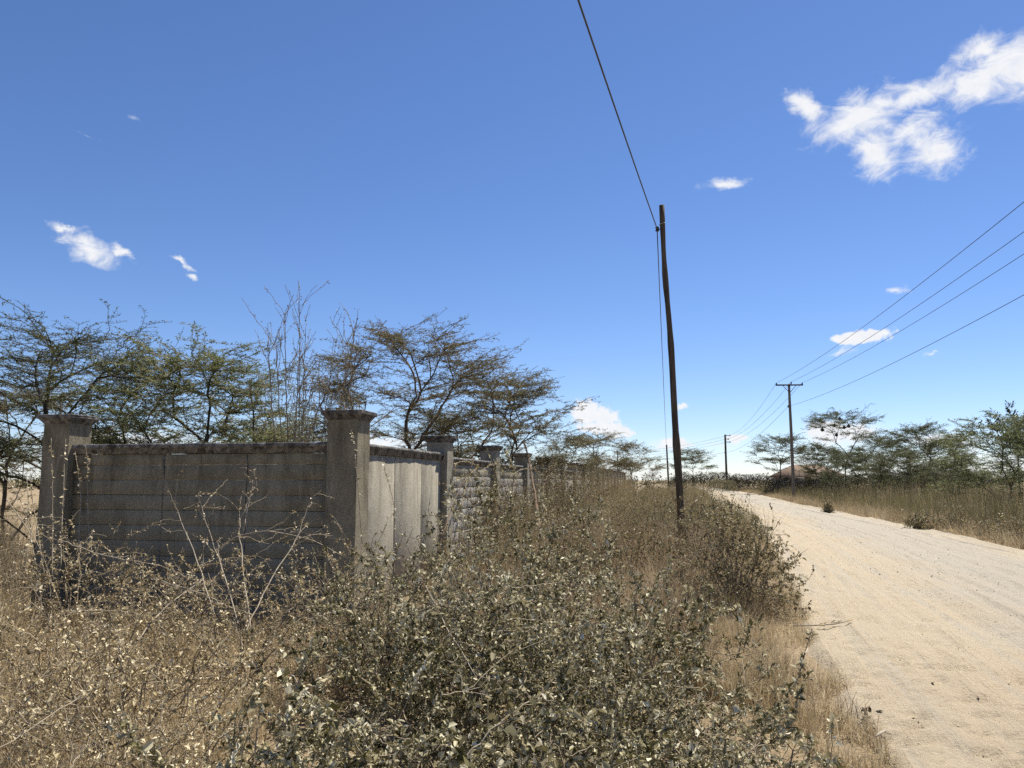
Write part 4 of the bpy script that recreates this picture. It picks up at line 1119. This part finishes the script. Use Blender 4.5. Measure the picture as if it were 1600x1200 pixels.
# dark dead bush and low bushes on the far verge
for k, (px, py, dep, rx, h, mt, lab) in enumerate([(1432, 0, 25.5, .5, .6, 'twig_dark', 'dark dead twiggy bush on the far edge of the road'), (1492, 0, 25.0, .6, .85, 'twig_dark', 'dark round weed bush among the grass across the road'),
                                            (1292, 0, 38.0, .3, .7, 'twig_dark', 'small dark green bush at the far edge of the road'), (1590, 0, 20.0, .7, .7, 'twig_brown', 'brown twiggy weed bush on the far verge'), (1545, 0, 22, .6, .6, 'twig_brown', 'low reddish weed bush on the far verge')]):
    shrub('verge_bush', gp(px, dep), rx, rx, h, 600, 2600, .04, M['shrub_leaf_brown'], M[mt], lab, 'bushes along the far verge', 380 + k, tmean=.75, fine=False, arch=10)

# climbing stems with small leaves on the end pillar and corner pillar
def climber(name, pts, r0, nl, leaf_len, mstem, mleaf, label, group, seed, side=.0):
    r = np.random.default_rng(seed)
    pts = np.asarray(pts, float); o = pts[0].copy()
    n = 24
    t = np.linspace(0, len(pts) - 1, n)
    q = np.stack([np.interp(t, np.arange(len(pts)), pts[:, i]) for i in range(3)], -1)
    ker = np.array([.25, .5, .25])
    for _ in range(3):
        q[1:-1] = .25 * q[:-2] + .5 * q[1:-1] + .25 * q[2:]
    q[1:-1] += np.cumsum(r.normal(0, .0016, (n - 2, 3)), 0) + r.normal(0, .001, (n - 2, 3))
    th = thing(name, o, label, 'plant', group)
    obj('stem', tube_mesh('stem', q - o, np.linspace(r0, r0 * .45, n), mstem, 5), th)
    if nl:
        i = r.integers(2, n - 1, nl); f = r.random(nl)[:, None]
        C = q[i] * f + q[i - 1] * (1 - f) - o
        D = rand_dir(r, nl) * np.array([1, 1, .5]); N = unit(r.normal(0, .5, (nl, 3)) + np.array([0, 0, 1]))
        L = leaf_len * r.uniform(.5, 1.5, nl)
        obj('leaf_cluster', leaves('leaf_cluster', C, D, N, L, L * .55, mleaf, np.clip(r.normal(.8, .2, nl), 0, 1), fine=True), th, kind='stuff')
    return th
def pp_(*l): return [at(px, py, d) for (px, py, d) in l]
for k, pl in enumerate([pp_((82, 905, 9.0), (83, 800, 9.3), (83, 740, 9.4), (80, 685, 9.45)), pp_((95, 890, 9.0), (98, 780, 9.3), (101, 720, 9.4), (103, 686, 9.45)),
                        pp_((122, 870, 9.2), (127, 780, 9.5), (122, 740, 9.55), (117, 706, 9.6)), pp_((140, 850, 9.2), (135, 780, 9.5), (136, 730, 9.6), (132, 695, 9.6))]):
    climber('climbing_stem', pl, .006, 34, .035, M['twig_pale'], M['shrub_leaf_dry'], 'thin pale leafy stem standing up against the left end pillar', 'stems against the end pillar', 400 + k)
for k, pl in enumerate([pp_((35, 905, 8.2), (50, 830, 8.4), (45, 790, 8.5), (42, 735, 8.6)), pp_((55, 880, 8.4), (48, 830, 8.6), (30, 775, 8.7), (8, 745, 8.8)), pp_((70, 900, 8.4), (57, 820, 8.6), (52, 780, 8.7), (50, 745, 8.7))]):
    climber('tall_weed', pl, .006, 40, .035, M['twig_pale'], M['shrub_leaf_dry'], 'tall weed stem with small leaves just left of the end pillar', 'weed stems left of the end pillar', 410 + k)
climber('climbing_stem', pp_((566, 850, 8.7), (561, 780, 8.8), (555, 720, 8.8), (548, 672, 8.8)), .005, 34, .032, M['twig_grey'], M['shrub_leaf'], 'thin leafy stem climbing the front of the corner pillar', None, 420)
climber('climbing_stem', pp_((618, 870, 8.3), (616, 790, 8.5), (604, 740, 8.6), (597, 716, 8.6)), .005, 40, .032, M['twig_grey'], M['shrub_leaf'], 'thin leafy stem before the plastered wall bay', None, 421)
climber('creeper_branch', pp_((690, 840, 10.2), (715, 770, 11.5), (745, 715, 12.5), (700, 700, 12.6)), .009, 60, .035, M['twig_brown'], M['shrub_leaf_brown'], 'brown creeper branch hanging over the second wall pillar', None, 422)
climber('creeper_branch', pp_((845, 840, 12.5), (835, 770, 14.0), (825, 715, 15.0), (818, 690, 15.0)), .03, 70, .04, M['twig_brown'], M['shrub_leaf_brown'], 'stout brown creeper stem rising in front of the block bays', None, 423)
for k, pl in enumerate([pp_((705, 760, 13.0), (712, 722, 13.2), (735, 722, 14.2), (762, 740, 14.6)), pp_((760, 790, 14.0), (752, 735, 14.8), (775, 722, 16.0), (800, 738, 16.6)),
                        pp_((800, 790, 15.5), (806, 735, 17.0), (830, 730, 18.5), (850, 742, 19.0)), pp_((720, 800, 12.4), (730, 745, 13.4), (748, 728, 14.4), (740, 765, 14.0)), pp_((845, 800, 18), (852, 745, 20), (868, 738, 22), (885, 750, 23))]):
    climber('creeper_branch', pl, .008, 90, .04, M['twig_grey'], M['shrub_leaf_brown'], 'thin creeper branch trailing over the coping of the block bays', 'creeper branches on the block bays', 424 + k)
# long pale canes arching through the tangle
canes = [((95, 845, 7.2), (160, 868, 7.0), (250, 884, 6.9)), ((215, 1000, 5.4), (255, 950, 5.8), (320, 902, 6.4)), ((330, 868, 6.8), (372, 832, 6.9), (420, 828, 6.9), (490, 842, 6.8), (535, 868, 6.6)),
         ((0, 1168, 3.6), (100, 1105, 3.9), (190, 1052, 4.3)), ((105, 957, 5.6), (160, 953, 5.7), (230, 962, 5.8)), ((335, 960, 5.9), (305, 870, 6.5), (278, 800, 6.9), (262, 764, 7.0)), ((372, 975, 5.8), (345, 880, 6.4), (322, 820, 6.8), (310, 770, 6.9)),
         ((392, 985, 5.7), (380, 890, 6.3), (372, 830, 6.6), (377, 775, 6.9)), ((380, 830, 6.7), (392, 770, 6.8), (398, 732, 6.9)), ((385, 985, 5.7), (420, 905, 6.2), (462, 850, 6.6), (480, 792, 6.8)), ((665, 915, 4.8), (700, 985, 4.4), (745, 1060, 3.9)),
         ((790, 920, 4.9), (840, 914, 4.9), (918, 903, 4.9)), ((740, 992, 4.4), (830, 985, 4.4), (870, 965, 4.5)), ((480, 968, 5.2), (530, 955, 5.2), (560, 945, 5.3)), ((690, 1085, 3.3), (735, 1080, 3.3), (775, 1030, 3.6), (850, 1000, 3.8)),
         ((730, 1180, 2.9), (790, 1120, 3.0), (860, 1075, 3.2)), ((240, 905, 6.3), (330, 930, 6.0), (350, 950, 5.9)), ((10, 780, 7.6), (60, 850, 7.4), (80, 905, 7.2)), ((110, 1200, 3.1), (130, 1170, 3.2), (148, 1160, 3.3)), ((455, 1055, 4.0), (478, 1080, 3.8), (490, 1100, 3.7))]
def cane(pts, r0, label, group, seed):
    r = np.random.default_rng(seed)
    pts = np.asarray(pts, float); o = pts[0].copy()
    n = 14
    t = np.linspace(0, len(pts) - 1, n)
    q = np.stack([np.interp(t, np.arange(len(pts)), pts[:, i]) for i in range(3)], -1)
    for _ in range(3): q[1:-1] = .25 * q[:-2] + .5 * q[1:-1] + .25 * q[2:]
    q[1:-1] += r.normal(0, .004, (n - 2, 3))
    s = Skel((0, 0, 0), .06)
    cur = 0; ids = []
    for p in q[1:]:
        cur = s.add(p - o, cur); ids.append(cur)
    ln = np.linalg.norm(q[-1] - q[0])
    ax = unit(q[-1] - q[0])
    for k in range(int(r.integers(4, 9))):
        i0 = ids[int(r.integers(2, len(ids)))]
        e_ = s.path(i0, s.P[i0] + unit(ax * .7 + rand_dir(r, 1)[0] + np.array([0, 0, .25])) * ln * r.uniform(.10, .34), r, .15, .06, .05)
        if r.random() < .6: s.path(s.par[e_], s.P[e_] + rand_dir(r, 1)[0] * ln * .12, r, .1, .05, .05)
    P, par, rad, main = s.finish(r0 * .38, 2.2, r0)
    rad = np.maximum(rad, r0 * .3)
    th = thing('dead_cane', o, label, 'cane', group)
    obj('stem', skel_mesh('stem', P, par, rad, main, M['twig_pale'], thick=.004), th)
    C, D = leaves_on(P, par, rad, r, 16, r0 * .7, -9, .006); m_ = len(C)
    if m_:
        L = r.uniform(.012, .03, m_)
        obj('leaf_cluster', leaves('leaf_cluster', C, D * .3 + rand_dir(r, m_), rand_dir(r, m_) + np.array([0, 0, 1]), L, L * .55, M['shrub_leaf_dry'], np.clip(r.normal(.7, .25, m_), 0, 1), fine=True), th, kind='stuff')
for k, c_ in enumerate(canes):
    cane(pp_(*c_), .0048 if c_[0][2] > 5 else .0034, 'long pale bare cane arching through the shrub tangle', 'pale canes in the tangle', 430 + k)
# leafy branch reaching from the roadside bush over the road
r = np.random.default_rng(470)
bo = np.array([rb[0] + .45, 9.75, .35])
s = Skel((0, 0, 0), .07)
for (px, py) in ((1262, 858), (1240, 866), (1252, 880), (1225, 850), (1236, 905), (1215, 835)):
    s.attach([at(px, py, 9.6) - bo], r, .3, .2, .05)
P, par, rad, main = s.finish(.0025, 2.3, .01)
C, D = leaves_on(P, par, rad, r, 26, .006, .1, .01); n = len(C)
lb = thing('leafy_branch', bo, 'thin branch with dark drooping leaves reaching from the brown bush over the road', 'branch')
obj('stem', skel_mesh('stem', P, par, rad, main, M['twig_grey']), lb)
obj('leaf_cluster', leaves('leaf_cluster', C, rand_dir(r, n) + np.array([0, 0, -.8]), rand_dir(r, n), r.uniform(.03, .06, n), r.uniform(.015, .026, n), M['shrub_leaf_brown'], np.clip(r.normal(.25, .2, n), 0, 1), fine=True), lb, kind='stuff')
# broad heart-shaped leaves low in the near shrub
def heart(parent_name, p, size, tilt, yaw, material, label, group):
    n = 14
    a = np.linspace(0, 2 * np.pi, n, endpoint=False)
    x = .5 * np.sin(a) ** 3 * 1.05
    y = (13 * np.cos(a) - 5 * np.cos(2 * a) - 2 * np.cos(3 * a) - np.cos(4 * a)) / 32
    V = np.stack([x, -y, .18 * np.abs(x) - .1 * y * y], -1) * size
    V = np.vstack([V, [[0, 0, 0]]])
    f = np.stack([np.full(n, n), np.arange(n), (np.arange(n) + 1) % n], -1)
    o = obj(parent_name, mesh_np(parent_name, V, [f], material, tint=np.full(n + 1, .28 + .25 * rng.random()), smooth=True), None, p, label, 'leaf', group)
    o.rotation_euler = (tilt, .3, yaw)
for k, (px, py, d, sz) in enumerate([(798, 1141, 2.75, .06), (727, 1190, 2.6, .06), (768, 1120, 2.75, .045), (725, 1155, 2.7, .05), (690, 1180, 2.6, .045), (832, 1096, 2.75, .035), (552, 1060, 3.0, .035), (890, 1050, 3.1, .035), (775, 1118, 2.7, .035), (855, 1075, 3.0, .04)]):
    heart('heart_leaf', at(px, py, d), sz * .72, R(55 + 8 * (k % 4)), k * 1.3, M['shrub_leaf'], 'broad heart-shaped green leaf of a vine low in the near shrub', 'heart-shaped vine leaves')

# ------------------------------------------------------------------ litter on the road
def pebbles(n, seed):
    r = np.random.default_rng(seed)
    y = 3.2 + 60 * r.random(n) ** 2.2
    a, b = road_l(y), road_r(y)
    u = r.random(n); u = np.where(r.random(n) < .5, u ** 2.5 * .6, u)
    x = a + (b - a) * u
    sz = .003 + .009 * r.random(n) ** 5 + .0002 * y
    ico = np.array([(1, 0, 0), (-1, 0, 0), (0, 1, 0), (0, -1, 0), (0, 0, 1), (0, 0, -1)], float)
    V = ico[None] * r.uniform(.6, 1.3, (n, 6, 1)) * sz[:, None, None] * np.array([1.2, 1, .8]) + np.stack([x, y, np.full(n, .055) - .05 * (2 * u - 1) ** 2], -1)[:, None]
    f = np.array([(0, 2, 4), (2, 1, 4), (1, 3, 4), (3, 0, 4), (2, 0, 5), (1, 2, 5), (3, 1, 5), (0, 3, 5)])
    Fc = (np.arange(n)[:, None, None] * 6 + f[None]).reshape(-1, 3)
    m = leaf_mat('pebble', [(0, (.06, .045, .03)), (.4, (.25, .19, .12)), (1, (.55, .45, .31))], .9, .2, 0)
    obj('pebbles', mesh_np('pebbles', V.reshape(-1, 3), [Fc], m, tint=np.repeat(r.random(n) ** .55, 6)), None, (0, 0, 0), 'small stones and crumbs scattered on the dirt road', 'pebbles', None, 'stuff')
pebbles(4600, 500)
def zroad(x, y): return .05
# dry stalk lying on the road
st = [gnd(1238, 978, .05), gnd(1275, 977, .06), gnd(1305, 975, .06), gnd(1331, 969, .07)]
t = thing('dry_stalk', st[0], 'long dry stalk with curled leaves lying across the edge of the dirt road', 'stalk')
obj('stem', tube_mesh('stem', np.array(st) - st[0], [.006, .007, .007, .003], M['twig_pale'], 6), t)
r = np.random.default_rng(510)
C = np.array([st[1] + (st[3] - st[1]) * f for f in r.random(14)]) - st[0]
obj('dry_leaves', leaves('dry_leaves', C, np.array([.8, .1, .1]) + r.normal(0, .35, (14, 3)) * np.array([1, 1, .3]), rand_dir(r, 14) + np.array([0, 0, 1]), r.uniform(.05, .11, 14), r.uniform(.014, .024, 14), M['grass_tan'], r.uniform(.3, 1, 14), fine=True), t, kind='stuff')
def curl(name, pts, w, material, label):
    p = np.array(pts); o = p[0].copy(); p = p - o
    obj(name, tube_mesh(name, p, w, material, 6), None, o, label, 'litter')
curl('bark_strip', [gnd(1243, 1043, .16), gnd(1252, 1030, .20), gnd(1259, 1020, .22), gnd(1263, 1012, .24)], [.003, .008, .007, .002], M['litter_pale'], 'pale curled bark strip lying on the verge grass')
curl('dry_leaf', [gnd(1368, 1151, .05), gnd(1375, 1146, .055), gnd(1384, 1141, .05)], [.004, .011, .003], M['litter_pale'], 'pale narrow dry leaf on the road beside the grass edge')
p0 = gnd(1358, 1112, .04)
r = np.random.default_rng(512)
obj('dead_leaf_clump', leaves('dead_leaf_clump', r.normal(0, .016, (16, 3)) * np.array([1.6, 1, .3]), rand_dir(r, 16), rand_dir(r, 16) + np.array([0, 0, 1]), r.uniform(.025, .045, 16), r.uniform(.014, .022, 16), M['litter_dark'], r.random(16), fine=True), None, p0 + np.array([0, 0, .015]), 'dark clump of dead leaves on the road edge', 'litter')
